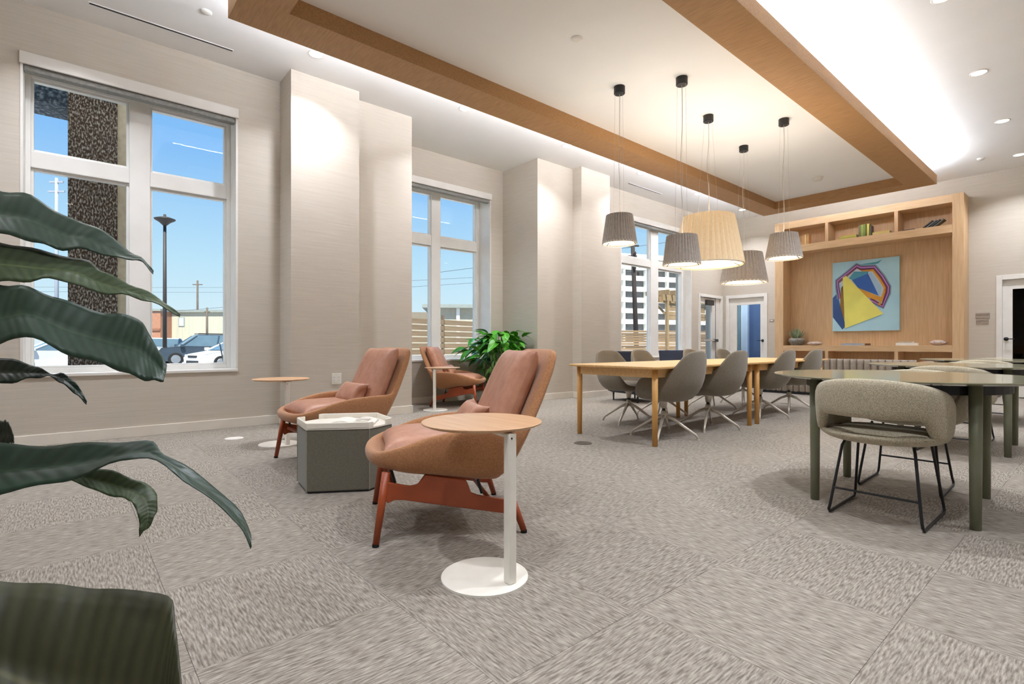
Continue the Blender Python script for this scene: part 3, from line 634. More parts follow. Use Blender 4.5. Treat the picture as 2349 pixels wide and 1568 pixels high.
# ---------------------------------------------------------------- pendant lamps
def pendant(label, x, y, z0, z1, rb, rt, m):
    t = thing('pendant_lamp', label, 'pendant lamp', (x, y, 3.853), 0, 'pleated pendant lamps')
    MB().lathe([(0.062, 0), (0.062, -0.075), (0.058, -0.08)], 28).build('canopy', M_black, t, smooth=False)
    a, b_ = z0 - 3.853, z1 - 3.853; n = 144; npl = 36; loops = []
    for k in range(9):
        u = k / 8; r = rb + (rt - rb) * u; z = a + (b_ - a) * u
        loops.append([(cos(2 * pi * i / n) * (r + 0.014 * rb / 0.2 * abs(sin(npl * pi * i / n)) * (0.35 + 0.65 * u)), sin(2 * pi * i / n) * (r + 0.014 * rb / 0.2 * abs(sin(npl * pi * i / n)) * (0.35 + 0.65 * u)), z) for i in range(n)])
    sd_ = MB().loft(loops, False, False).build('shade', m, t, smooth=False, solid=0.004)
    MB().lathe([(rb * 0.98, a - 0.006), (rb * 1.02, a - 0.004), (rb * 1.02, a + 0.012), (rb * 0.97, a + 0.012)], 64, cap0=False, cap1=False).build('hem_ring', M_pwhite, sd_, smooth=True)
    MB().lathe([(rb * 0.80, a + 0.035), (rb * 0.80, a + 0.045)], 48).build('diffuser', M_diff, t)
    w_ = 0.012
    pts = [(w_ * sin(u * 9 + x) * min(1, 4 * u * (1 - u)), w_ * cos(u * 7 + y) * min(1, 4 * u * (1 - u)), -0.08 + (b_ + 0.08) * u) for u in [i / 24 for i in range(25)]]
    MB().tube(pts, 0.003, 6).build('cord', M_cord, t)
    for k in range(3):
        an = 2 * pi * k / 3 + 0.4
        MB().tube([(0.05 * cos(an), 0.05 * sin(an), -0.08), (rt * 0.5 * cos(an), rt * 0.5 * sin(an), b_)], 0.0011, 5).build('suspension_wire', M_cord, t)
    for k in range(3):
        an = 2 * pi * k / 3 - 0.6
        MB().tube([(rb * 0.8 * cos(an), rb * 0.8 * sin(an), a + 0.04), (rb * cos(an), rb * sin(an), a + 0.004)], 0.004, 6).build('clip', M_black, sd_)
    ld = bpy.data.lights.new('pendant_bulb', 'POINT'); lo = bpy.data.objects.new('pendant_bulb', ld); COL.objects.link(lo); lo.parent = t
    ld.energy = PENDANT_W * (1.6 if m is M_cream else 1.0); ld.shadow_soft_size = 0.05; ld.color = (1.0, 0.95, 0.88); lo.location = (0, 0, a + (b_ - a) * 0.6)
pendant('leftmost grey pleated pendant lamp nearest the bay', 4.711, 3.627, 2.085, 2.405, 0.19, 0.135, M_shade)
pendant('grey pleated pendant lamp overlapping the large cream one', 5.066, 3.06, 1.815, 2.13, 0.196, 0.147, M_shade)
pendant('large cream pleated pendant lamp in the middle of cluster', 6.16, 3.346, 1.955, 2.57, 0.418, 0.283, M_cream)
pendant('wide grey pleated pendant lamp hanging lowest before the glass door', 7.499, 3.522, 1.855, 2.285, 0.318, 0.227, M_shade)
pendant('rightmost grey pleated pendant lamp in front of the bookcase edge', 6.994, 2.763, 2.06, 2.375, 0.214, 0.146, M_shade)

# ---------------------------------------------------------------- built-in bookcase
BX, BK = 12.32, XF                      # front plane, wall plane
BY0, BY1, BI0, BI1, BT = 1.757, 5.062, 1.922, 4.88, 3.72
bc = thing('bookcase', 'tall built-in oak bookcase framing a panelled niche on the end wall', 'bookcase', (BX, (BY0 + BY1) / 2, 0))
oy = (BY0 + BY1) / 2
def bbox(name, x0, x1, y0, y1, z0, z1, m): return B((x0 - BX, x1 - BX, y0 - oy, y1 - oy, z0, z1)).build(name, m, bc, bevel=0.003)
bbox('side_panel', BX, BK, BY0, BI0, 0, BT, M_case); bbox('side_panel', BX, BK, BI1, BY1, 0, BT, M_case)
bbox('top_board', BX, BK, BI0, BI1, 3.567, BT, M_case_h); bbox('upper_shelf', BX, BK, BI0, BI1, 3.014, 3.166, M_case_h)
bbox('counter', BX, BK, BI0, BI1, 0.81, 0.932, M_case_h); bbox('back_panel', BK - 0.05, BK, BI0, BI1, 0.932, 3.014, M_case)
bbox('back_panel', BK - 0.05, BK, BI0, BI1, 3.166, 3.567, M_case); bbox('back_panel', BK - 0.05, BK, BI0, BI1, 0.1, 0.81, M_case)
bbox('plinth', BX + 0.02, BK, BI0, BI1, 0, 0.1, M_case_h)
for y in (2.74, 3.965):
    bbox('divider', BX, BK - 0.05, y, y + 0.06, 3.166, 3.567, M_case); bbox('divider', BX, BK - 0.05, y, y + 0.06, 0.1, 0.81, M_case)

# painting
PY0, PY1, PZ0, PZ1, PXX = 2.80, 4.0, 1.24, 2.735, 12.70
pt = thing('painting', 'square light blue canvas with yellow and blue angular abstract shapes', 'painting', (PXX, (PY0 + PY1) / 2, (PZ0 + PZ1) / 2))
pw_, ph_ = PY1 - PY0, PZ1 - PZ0
B((0, BK - 0.05 - PXX, -pw_ / 2, pw_ / 2, -ph_ / 2, ph_ / 2)).build('canvas', mat('canvas_sky', '#b8e2f0', 0.7, col2='#b0dcee', scale=(3, 3, 3)), pt)
def pc(x, y):                            # place on the canvas from a measured view of it -> local y, z
    u = (x - 222) / 1140; tp = 240 - 110 * u; bt_ = 1400 - 10 * u
    return (pw_ / 2 - u * pw_, ph_ / 2 - (y - tp) / (bt_ - tp) * ph_)
lay = [0]
def shape(poly, col, name='painted_shape'):
    lay[0] += 1
    MB().prism([pc(*p) for p in poly], -0.0006 * lay[0] - 0.0003, -0.0006 * lay[0], 'x').build(name, mat('paint_' + col[1:], col, 0.6, scale=(3, 3, 3)), pt, fixn=True)
def band(path, o0, o1, col):
    lay[0] += 1
    P = [Vector((x, y, 0)) for x, y in path]; a, b_ = [], []
    for i, p in enumerate(P):
        t1 = (P[min(i + 1, len(P) - 1)] - p); t0 = (p - P[max(i - 1, 0)])
        n = Vector((0, 0, 0))
        for t in (t0, t1):
            if t.length > 0: n += Vector((-t.y, t.x, 0)).normalized()
        n.normalize(); a.append(p + n * o0); b_.append(p + n * o1)
    mb = MB(); xx = -0.0006 * lay[0]
    v = [(xx, *pc(p.x, p.y)) for p in a] + [(xx, *pc(p.x, p.y)) for p in b_]; n = len(a)
    mb.add(v, [(i, i + 1, n + i + 1, n + i) for i in range(n - 1)]).build('painted_band', mat('paint_' + col[1:], col, 0.6, scale=(3, 3, 3)), pt, fixn=False)
ring = [(352, 850), (318, 640), (312, 545), (655, 285), (735, 320), (960, 308), (1090, 470), (1190, 650), (1182, 760), (1095, 985), (880, 870)]
shape([(225, 835), (310, 750), (335, 850), (360, 960), (445, 1250), (445, 1330), (400, 1370), (228, 1160)], '#2a4d86')
shape([(345, 560), (640, 330), (900, 340), (1110, 640), (1070, 900), (820, 820), (390, 650)], '#d6e2ee')
shape([(700, 270), (800, 250), (990, 225), (1085, 185), (1020, 250), (960, 262)], '#4fa3b5')
band(ring, -48, -20, '#7f9fb4'); band(ring, -26, 30, '#4b2458'); band(ring, -10, 12, '#c98ad0')
band(ring[2:], 30, 48, '#7a2a22'); band(ring[4:10], 46, 82, '#d89a2b')
shape([(520, 500), (610, 385), (860, 385), (850, 430), (580, 528)], '#4e9fb8')
shape([(575, 530), (850, 420), (1032, 800), (680, 662)], '#2e5fae')
shape([(860, 415), (905, 395), (1080, 650), (1050, 815), (1032, 800)], '#b5d8f2')
shape([(680, 662), (1035, 812), (1110, 835), (1080, 905), (820, 815)], '#d9992f')
shape([(380, 660), (415, 625), (440, 1235), (362, 965)], '#8a6416')
shape([(410, 490), (470, 455), (1108, 1108), (450, 1352)], '#f8f27c')

# things on the shelves
def bookbox(name, label, x, y, z, sx, sy, sz, col, cat='book', rz=0.0, tilt=0.0, group=None, edge='#efe7d6'):
    t = thing(name, label, cat, (x, y, z), rz, group)
    if tilt: t.rotation_euler = (tilt, 0, rz)
    flat = sz < min(sx, sy)
    c = 0.003
    m = mat('cover_' + col[1:], col, 0.6, scale=(10, 10, 10))
    if flat:
        B((-sx / 2, sx / 2, -sy / 2, sy / 2, 0, c), (-sx / 2, sx / 2, -sy / 2, sy / 2, sz - c, sz), (-sx / 2, -sx / 2 + c, -sy / 2, sy / 2, c, sz - c)).build('cover', m, t)
        B((-sx / 2 + c, sx / 2 - 0.005, -sy / 2 + 0.004, sy / 2 - 0.004, c, sz - c)).build('page_block', M_paper, t)
    else:
        B((-sx / 2, sx / 2, -sy / 2, -sy / 2 + c, 0, sz), (-sx / 2, sx / 2, sy / 2 - c, sy / 2, 0, sz), (-sx / 2, -sx / 2 + c, -sy / 2 + c, sy / 2 - c, 0, sz)).build('cover', m, t)
        B((-sx / 2 + c, sx / 2 - 0.005, -sy / 2 + c, sy / 2 - c, 0.004, sz - 0.004)).build('page_block', M_paper, t)
    return t
zs = 3.1665; fx = 12.46
bookbox('book', 'flat tan book under the pendant cord in the left upper cubby', fx, 4.62, zs, 0.2, 0.28, 0.03, '#c7a264')
for k, (y, c_, h_) in enumerate(((4.475, '#b98d4f', 0.215), (4.435, '#d9b98a', 0.225), (4.39, '#c79b62', 0.235))):
    bookbox('book', ('left', 'middle', 'right')[k] + ' one of three tan upright books in the left upper cubby', fx, y, zs, 0.16, 0.037, h_, c_, group='tan books in left cubby')
bookbox('book', 'lower pale green flat book left in the middle upper cubby', fx, 3.62, zs, 0.2, 0.33, 0.035, '#a9a544'); bookbox('book', 'upper yellow green flat book left in the middle upper cubby', fx + 0.005, 3.60, zs + 0.0355, 0.18, 0.28, 0.035, '#c5b856')
for k, (y, c_, h_, w_) in enumerate(((3.40, '#4d4c22', 0.24, 0.04), (3.355, '#7d8a35', 0.25, 0.045), (3.31, '#5f6b2a', 0.25, 0.035), (3.255, '#c4c05c', 0.25, 0.045), (3.21, '#3b3220', 0.21, 0.03))):
    bookbox('book', ('dark olive book first', 'moss green book second', 'deep green book third', 'yellow green book fourth', 'dark brown book last')[k] + ' in the upright row of middle upper cubby', fx, y, zs, 0.17, w_, h_, c_, group='upright green books')
bookbox('book', 'cream flat book right in the middle upper cubby', fx, 3.03, zs, 0.2, 0.29, 0.055, '#cdb96f')
bookbox('book', 'thin black flat book in the right upper cubby', fx, 2.58, zs, 0.2, 0.2, 0.02, '#17150f')
for k in range(4):
    bookbox('book', ('first', 'second', 'third', 'fourth')[k] + ' dark magazine leaning in the right upper cubby, counted from the left', fx, 2.36 - 0.055 * k, zs + 0.010, 0.18, 0.02, 0.19, ('#201f1d', '#5a5c58', '#2a2a28', '#44463f')[k], 'magazine', tilt=radians(52), group='leaning dark magazines')
zc = 0.9325
bookbox('book', 'pale blue flat book on bookcase counter below the painting', fx, 3.55, zc, 0.2, 0.36, 0.045, '#a9b6c6')
bx_ = thing('wooden_box', 'small brown wooden box beside the pale blue book', 'box', (fx, 3.28, zc)); B((-0.05, 0.05, -0.04, 0.04, 0, 0.032)).build('body', mat('walnut_box', '#6d4a34', 0.5, scale=(20, 20, 4)), bx_, bevel=0.004); B((-0.051, 0.051, -0.041, 0.041, 0.032, 0.042)).build('lid', mat('walnut_box', '#6d4a34'), bx_, bevel=0.004)
bookbox('book', 'lower white book on bookcase counter right of the painting', fx, 2.62, zc, 0.2, 0.33, 0.05, '#f3efe8'); bookbox('book', 'upper beige book stacked on the white counter book', fx, 2.64, zc + 0.0505, 0.17, 0.23, 0.028, '#cbbfae')
M_stone = mat('speckled_stone', '#cbb9ad', 0.6, col2='#a8948a', scale=(25, 25, 25), detail=4)
for y, sy, sz, lab in ((4.27, 0.27, 0.085, 'flat speckled stone ornament beside the succulent on bookcase counter'), (2.14, 0.25, 0.105, 'rounded speckled stone ornament at right end of bookcase counter')):
    st_ = pillow(0.2, sy, sz, 12, 2.6, crown=0.5); tag(st_.build('stone_ornament', M_stone, None, (fx, y, zc + sz / 2), smooth=True), lab, 'ornament', 'stone ornaments')
# succulent
su = thing('potted_succulent', 'pale green spiky succulent in a round stone bowl on bookcase counter', 'plant', (12.5, 4.66, zc)); su.scale = (1.35, 1.35, 1.35)
MB().lathe([(0.06, 0), (0.1, 0.02), (0.125, 0.07), (0.115, 0.115), (0.095, 0.12), (0.09, 0.1)], 28).build('bowl', mat('speckled_bowl', '#8f8a80', 0.6, col2='#6e6a62', scale=(30, 30, 30)), su, smooth=True)
MB().lathe([(0.095, 0.1), (0.095, 0.105)], 20).build('soil', M_soil, su)
lf = MB(); lf.loft([[(0.0, -w, 0.0 + z), (0.006, 0, z - 0.006), (0, w, z), (-0.003, 0, z + 0.003)] if False else [(z, -w, 0.3 * z * z * 8), (z, 0, 0.3 * z * z * 8 - 0.006 * (w / 0.02)), (z, w, 0.3 * z * z * 8), (z, 0, 0.3 * z * z * 8 + 0.004 * (w / 0.02))] for z, w in ((0.0, 0.01), (0.04, 0.018), (0.09, 0.02), (0.14, 0.012), (0.18, 0.002))])
lme = lf.mesh('succulent_leaf'); M_succ = mat('succulent_leaf', '#9aa583', 0.55, col2='#77865f', scale=(20, 20, 20), rand=0.25); lme.materials.append(M_succ)
for k in range(34):
    ring_ = k // 12; an = k * 2.39996
    o = link('leaf', lme, None, su, (0.012 * cos(an), 0.012 * sin(an), 0.105), (0, -radians((18, 45, 68)[min(ring_, 2)] + rnd.uniform(-8, 8)), an), smooth=True); o.scale = (0.8 + 0.25 * rnd.random(),) * 3

# ---------------------------------------------------------------- wall plates, sockets, floor boxes
ou = thing('wall_socket', 'white double wall socket on the first pilaster behind the lounge chair', 'socket', (2.45, 6.12, 0.533))
B((-0.06, 0.06, -0.006, 0, -0.065, 0.065)).build('cover_plate', M_pwhite, ou, bevel=0.003)
for sx in (-0.028, 0.028):
    r_ = B((sx - 0.017, sx + 0.017, -0.009, -0.006, -0.035, 0.035)).build('receptacle', M_white, ou, bevel=0.002)
    for sz in (-0.018, 0.018): B((sx - 0.008, sx - 0.005, -0.0095, -0.009, sz - 0.005, sz + 0.005), (sx + 0.005, sx + 0.008, -0.0095, -0.009, sz - 0.005, sz + 0.005)).build('slot', M_black, r_)
M_plate = mat('room_sign_plate', '#a89c8f', 0.5, col2='#988c80', scale=(10, 30, 60))
for y0, y1, z0, z1, lab in ((1.463, 1.66, 1.435, 1.533, 'upper taupe wall plate left of the dark glass door'), (1.48, 1.648, 1.332, 1.41, 'lower taupe wall plate left of the dark glass door')):
    t = thing('wall_plate', lab, 'wall plate', (XF, (y0 + y1) / 2, (z0 + z1) / 2), group='taupe wall plates'); a, b_ = (y1 - y0) / 2, (z1 - z0) / 2
    B((-0.012, 0, -a, a, -b_, b_)).build('plate', M_plate, t, bevel=0.002); B((-0.014, -0.012, -a * 0.9, a * 0.9, b_ * 0.1, b_ * 0.5)).build('raised_strip', mat('plate_strip', '#8f8378', 0.5, scale=(10, 10, 10)), t)
th_ = thing('thermostat', 'small white wall control right of the left glass door', 'wall control', (XF, 5.33, 1.53)); B((-0.012, 0, -0.05, 0.05, -0.03, 0.03)).build('housing', M_plate, th_, bevel=0.003); B((-0.014, -0.012, -0.03, 0.03, -0.012, 0.012)).build('display', M_white, th_)
for (x, y, c_, lab) in ((3.731, 3.306, '#55534c', 'dark round floor box near the end of conference table'), (8.745, 3.422, '#6f6b62', 'dark round floor box under far end of conference table'), (1.256, 5.764, '#e9e6df', 'white round floor box near the left window')):
    t = thing('floor_box', lab, 'floor socket', (x, y, 0)); m = mat('floorbox_' + c_[1:], c_, 0.4, metal=0.3 if c_ < '#a' else 0.0, scale=(20, 20, 20))
    MB().lathe([(0.085, 0), (0.085, 0.003), (0.07, 0.004)], 32).build('rim', m, t); MB().lathe([(0.06, 0.004), (0.06, 0.005)], 28).build('lid', m, t)

# ---------------------------------------------------------------- plants
def leaf_mat(name, c1, c2, rib, rough=0.32, freq=26.0, bump=0.6, rand=0.0):
    m = bpy.data.materials.new(name); m.use_nodes = True; n, l = m.node_tree.nodes, m.node_tree.links; b = n['Principled BSDF']
    uv = n.new('ShaderNodeUVMap'); sp = n.new('ShaderNodeSeparateXYZ'); l.new(uv.outputs[0], sp.inputs[0])
    def math_(op, a, b_=None, c=None):
        q = n.new('ShaderNodeMath'); q.operation = op
        for k, v in enumerate((a, b_, c)):
            if v is None: continue
            if isinstance(v, (int, float)): q.inputs[k].default_value = v
            else: l.new(v, q.inputs[k])
        return q.outputs[0]
    au = math_('ABSOLUTE', math_('SUBTRACT', sp.outputs['X'], 0.5))
    ph = math_('SUBTRACT', math_('MULTIPLY', sp.outputs['Y'], freq * 2 * pi), math_('MULTIPLY', au, 17.0))
    wv = math_('MULTIPLY_ADD', math_('SINE', ph), 0.5, 0.5)
    no = n.new('ShaderNodeTexNoise'); no.inputs['Scale'].default_value = 9.0; tc = n.new('ShaderNodeTexCoord'); l.new(tc.outputs['Object'], no.inputs['Vector'])
    fac = math_('MULTIPLY_ADD', wv, 0.45, math_('MULTIPLY', no.outputs['Fac'], 0.6))
    mx = n.new('ShaderNodeMix'); mx.data_type = 'RGBA'; l.new(fac, mx.inputs['Factor']); mx.inputs['A'].default_value = (*lin(c2), 1); mx.inputs['B'].default_value = (*lin(c1), 1)
    rb = n.new('ShaderNodeMapRange'); rb.inputs['From Min'].default_value = 0.008; rb.inputs['From Max'].default_value = 0.03; rb.inputs['To Min'].default_value = 1.0; rb.inputs['To Max'].default_value = 0.0
    l.new(au, rb.inputs['Value'])
    m2 = n.new('ShaderNodeMix'); m2.data_type = 'RGBA'; l.new(rb.outputs[0], m2.inputs['Factor']); l.new(mx.outputs['Result'], m2.inputs['A']); m2.inputs['B'].default_value = (*lin(rib), 1)
    out = m2.outputs['Result']
    if rand:
        oi = n.new('ShaderNodeObjectInfo'); mr = n.new('ShaderNodeMapRange'); mr.inputs['To Min'].default_value = 1 - rand; mr.inputs['To Max'].default_value = 1 + rand
        vs = n.new('ShaderNodeVectorMath'); vs.operation = 'SCALE'; l.new(oi.outputs['Random'], mr.inputs['Value']); l.new(out, vs.inputs[0]); l.new(mr.outputs[0], vs.inputs['Scale']); out = vs.outputs[0]
    l.new(out, b.inputs['Base Color'])
    bp = n.new('ShaderNodeBump'); bp.inputs['Strength'].default_value = bump; bp.inputs['Distance'].default_value = 0.004; l.new(wv, bp.inputs['Height']); l.new(bp.outputs[0], b.inputs['Normal'])
    b.inputs['Roughness'].default_value = rough; b.inputs['Specular IOR Level'].default_value = 0.35
    return m
M_bigleaf = leaf_mat('dark_glossy_leaf', '#22382a', '#17271c', '#2a3f2b', 0.4, bump=0.1)
M_bigleaf3 = leaf_mat('dark_olive_leaf', '#363620', '#232415', '#45442a', 0.5, bump=0.15)
M_bigleaf2 = leaf_mat('olive_leaf_underside', '#3c4a2c', '#26341f', '#4b5732', 0.45, bump=0.12)

def big_leaf(upper, lower, d0, d1, k=0.55, fold=0.18, m=None, n=36, c=11, label=None):
    """upper / lower: outline points of one leaf in the photograph, base to tip; d0 / d1: depth at base and tip.
    k tips the blade away from the eye, fold gives the V across the midrib"""
    U = cr_open([(x, y, 0) for x, y in upper], n); L = cr_open([(x, y, 0) for x, y in lower], n); mb = MB(); uv = []
    for i in range(n):
        t = i / (n - 1); dep = d0 + (d1 - d0) * t
        w = (U[i] - L[i]).length * dep / FPX
        a, b_ = px(U[i].x, U[i].y, dep + k * w), px(L[i].x, L[i].y, dep - k * w)
        nv = (b_ - a).cross(DV + RV * 0.3); up = Vector((0, 0, 1)) - DV * 0.4
        for j in range(c):
            u = j / (c - 1)
            h = (1 - abs(2 * u - 1)) - 0.5 * (1 - (2 * u - 1) ** 2)
            mb.v.append(tuple(a.lerp(b_, u) - up * (fold * w * h) + up * 0.0025 * sin(t * 40 + u * 3) * (abs(2 * u - 1)))); uv.append((u, t))
    mb.f = [(i * c + j, i * c + j + 1, (i + 1) * c + j + 1, (i + 1) * c + j) for i in range(n - 1) for j in range(c - 1)]
    mb.uv = uv
    base = (Vector(mb.v[c // 2]))
    return mb, base
POT = Vector((-0.36, 1.62, 0))
fp = thing('potted_plant', 'dark green broad-leaved plant reaching in from the left edge', 'plant', POT)
MB().lathe([(0.15, 0), (0.2, 0.4), (0.205, 0.42), (0.185, 0.42), (0.18, 0.38)], 40).build('pot', M_pot, fp, smooth=True)
MB().lathe([(0.183, 0.37), (0.183, 0.385)], 32).build('soil', M_soil, fp)
LEAVES = [
    ([(-190, 430), (-80, 425), (0, 437), (75, 450), (150, 497), (220, 520), (300, 577), (335, 600), (352, 622)], [(-190, 470), (-80, 520), (0, 536), (75, 553), (135, 571), (200, 573), (270, 592), (318, 596), (350, 626)], 1.22, 1.0, 0.6, M_bigleaf),
    ([(-190, 540), (-80, 545), (0, 555), (100, 576), (200, 598), (235, 622), (300, 652), (365, 684), (413, 722)], [(-190, 580), (-80, 640), (0, 646), (70, 644), (135, 640), (215, 668), (285, 677), (345, 692), (411, 724)], 1.15, 0.93, 0.55, M_bigleaf2),
    ([(-190, 665), (-80, 648), (0, 652), (70, 660), (150, 690), (250, 719), (312, 727), (345, 770), (383, 838)], [(-190, 700), (-80, 790), (0, 790), (60, 770), (150, 810), (240, 836), (300, 860), (345, 873), (374, 872)], 1.05, 0.86, 0.5, M_bigleaf),
    ([(-190, 800), (-80, 808), (0, 819), (70, 835), (115, 855), (155, 861), (185, 893), (199, 921)], [(-190, 830), (-80, 888), (0, 881), (60, 870), (108, 863), (140, 878), (172, 902), (197, 925)], 1.12, 0.98, 0.55, M_bigleaf),
    ([(-190, 955), (-80, 958), (0, 963), (16, 966), (24, 978), (31, 998)], [(-190, 985), (-80, 1016), (0, 1017), (16, 1017), (26, 1016), (31, 1014)], 1.25, 1.15, 0.4, M_bigleaf),
    ([(-190, 1040), (-80, 1015), (0, 1017), (120, 1021), (240, 1014), (345, 1013), (375, 1040), (455, 1087), (540, 1160), (572, 1215), (577, 1254)], [(-190, 1070), (-80, 1150), (0, 1131), (100, 1112), (200, 1088), (285, 1052), (360, 1058), (430, 1108), (510, 1165), (555, 1215), (574, 1256)], 1.0, 0.84, 0.55, M_bigleaf),
    ([(60, 1080), (160, 1075), (230, 1073), (300, 1095), (353, 1122), (361, 1160), (350, 1195), (322, 1228)], [(60, 1090), (160, 1101), (225, 1128), (280, 1142), (300, 1150), (314, 1172), (320, 1205), (318, 1230)], 1.12, 1.02, 0.4, M_bigleaf2),
    ([(-260, 1330), (-120, 1322), (0, 1331), (150, 1342), (270, 1352), (385, 1365), (402, 1440), (416, 1560), (424, 1700)], [(-260, 1370), (-120, 1620), (0, 1760), (100, 1850), (200, 1890), (290, 1880), (350, 1840), (395, 1770), (422, 1705)], 0.86, 0.70, 0.32, M_bigleaf3),
]
for (u_, l_, d0, d1, k_, m_) in LEAVES:
    mb, base = big_leaf(u_, l_, d0, d1, k_, m=m_)
    mb.v = [tuple(Vector(p) - POT) for p in mb.v]
    o = mb.build('leaf', m_, fp, smooth=True, solid=0.0016, fixn=False)
    b0 = base - POT; cr_ = Vector((0.02 * rnd.uniform(-1, 1), 0.02 * rnd.uniform(-1, 1), 0.37)); md = cr_.lerp(b0, 0.6) + Vector((0, 0, 0.1))
    MB().tube(cr_open([cr_, md, b0], 10), [0.009 - 0.0004 * i for i in range(10)], 8).build('stalk', mat('plant_stalk', '#3b5a2c', 0.5, scale=(20, 20, 6)), fp, smooth=True)

# bushy plant in the bay
bp_ = thing('potted_plant', 'bushy bright green plant in grey planter in the window bay', 'plant', (5.6, 6.83, 0))
MB().lathe([(0.13, 0), (0.17, 0.3), (0.19, 0.5), (0.195, 0.52), (0.175, 0.52), (0.17, 0.46)], 36).build('planter', M_pot, bp_, smooth=True)
MB().lathe([(0.175, 0.45), (0.175, 0.47)], 28).build('soil', M_soil, bp_)
M_lily = leaf_mat('bright_green_leaf', '#4fa21f', '#256312', '#6fb83a', 0.3, 14.0, 0.3, rand=0.35)
M_yel = leaf_mat('yellow_leaf', '#e3c02a', '#c9a41c', '#e9cf56', 0.4, 14.0, 0.3)
def blade(name, m, L, wd, droop):
    mb = MB(); uv = []; n, c = 12, 5
    for i in range(n):
        t = i / (n - 1); w = wd * (sin(pi * min(1, t * 0.95 + 0.05)) ** 0.75) * (1 - 0.35 * t); xx = L * t; z = -droop * t * t * L
        for j in range(c):
            u = 2 * j / (c - 1) - 1; mb.v.append((xx, u * w, z + 0.25 * abs(u) * w)); uv.append((j / (c - 1), t))
    mb.f = [(i * c + j, i * c + j + 1, (i + 1) * c + j + 1, (i + 1) * c + j) for i in range(n - 1) for j in range(c - 1)]
    me = mb.mesh(name); ul = me.uv_layers.new(name='UVMap')
    for lp in me.loops: ul.data[lp.index].uv = uv[lp.vertex_index]
    me.materials.append(m)
    for p in me.polygons: p.use_smooth = True
    return me
bl_me = blade('leaf', M_lily, 0.25, 0.075, 0.55); yl_me = blade('leaf', M_yel, 0.2, 0.05, 0.5)
M_vari = leaf_mat('variegated_leaf', '#8fc068', '#2f7a1f', '#b9d79a', 0.35, 3.0, 0.2, rand=0.4); tl_me = blade('leaf', M_vari, 0.14, 0.034, 0.6)
M_stem = mat('green_stem', '#3f7a24', 0.5, scale=(20, 20, 6))
def bay_leaf(me, q, dn, an, sc_, reach):
    for _ in range(12):                       # turn the leaf until its tip stays clear of the bay walls
        tip = q + Vector((cos(an), sin(an), 0)) * reach * cos(dn) * sc_
        if tip.y < 0.37 and tip.x < 0.36 and q.y < 0.35 and q.x < 0.34: break
        an += 0.7
    o = link('leaf', me, None, bp_, q, (rnd.uniform(-0.5, 0.5), dn, an)); o.scale = (sc_, sc_, sc_)
for k in range(140):    # upper spray of broad leaves
    an = k * 2.39996; el = radians(rnd.uniform(28, 85)); ln = rnd.uniform(0.42, 0.74); p0 = Vector((0.05 * cos(an), 0.05 * sin(an), 0.47))
    q = p0 + Vector((cos(an) * cos(el) * ln, sin(an) * cos(el) * ln, sin(el) * ln)); q.y = min(q.y, 0.24); q.x = min(q.x, 0.24)
    if k % 3 == 0: MB().tube([p0, p0.lerp(q, 0.5) + Vector((0, 0, 0.03)), q], 0.004, 5).build('stem', M_stem, bp_)
    bay_leaf(bl_me, q, -radians(rnd.uniform(-25, 45)), an + rnd.uniform(-0.5, 0.5), rnd.uniform(0.75, 1.2), 0.25)
for k in range(150):    # trailing variegated skirt
    an = rnd.uniform(0, 2 * pi); zz = 1.0 - 0.95 * (k / 149) ** 0.8; rr = 0.1 + 0.26 * sin(pi * min(1, (1.05 - zz) / 0.85)) * rnd.uniform(0.7, 1.05)
    if zz < 0.5: rr = rnd.uniform(0.19, 0.27)
    bay_leaf(tl_me, Vector((cos(an) * rr, sin(an) * rr, zz)), radians(rnd.uniform(20, 75)), an + rnd.uniform(-0.6, 0.6), rnd.uniform(0.7, 1.15), 0.14)
o = link('yellow_leaf', yl_me, None, bp_, (0.0, -0.4, 0.86), (0.3, radians(75), radians(-100)))

# ---------------------------------------------------------------- outside
GZ = -0.2
M_asph = mat('asphalt', '#a9a8a6', 0.95, col2='#98979a', scale=(0.6, 0.6, 0.6), detail=6)
gr_ = B((-120, 260, 7.75, 330, GZ - 0.3, GZ)).build('ground', M_asph); tag(gr_, 'pale asphalt parking lot outside the windows', 'ground', kind='structure')
pa_ = B((-25, 45, 7.75, 15.6, GZ, GZ + 0.02)).build('bounce_slab', mat('pale_concrete', '#dcd8cf', 0.9, col2='#d2cdc3', scale=(2, 2, 2), detail=6)); tag(pa_, 'unseen pale slab added outside the windows to bounce light in', 'bounce_slab', kind='structure')  # hidden below the sills, added so its pale top throws light indoors
M_speck = mat('brown_stone_glass_spots', '#cfc3b6', 0.9, col2='#4d3626', scale=(60, 60, 26), detail=2, lo=0.47, hi=0.66)  # pale flecks stand for lit spots on the window glass
col_ = thing('facade_column', 'dark brown facade column with window-glass spots painted in and tan edge outside the near left window', 'column', (0.23, 8.6, GZ))
B((-0.25, 0.25, 0, 0.5, 0, 5.6)).build('stone_face', M_speck, col_); B((0.25, 0.62, 0.02, 0.5, 0, 5.6)).build('stucco_edge', mat('tan_stucco', '#efdcc0', 0.9, col2='#dfcaab', scale=(12, 12, 12)), col_)
cb_ = thing('canopy_beam', 'dark blue grey canopy edge beside the speckled column', 'canopy', (-0.02, 8.6, 3.94)); B((-4, 2.2, -1.6, 0.6, 0.9, 1.1)).build('sun_block_slab', M_white, cb_); B((-3, 0, 0, 0.5, 0, 0.9)).build('fascia', mat('slate_fascia', '#7d8b98', 0.8, col2='#2c3947', scale=(22, 22, 22), detail=2, lo=0.45, hi=0.68), cb_)  # unseen roof slab added to shade the column; flecks stand for glass spots
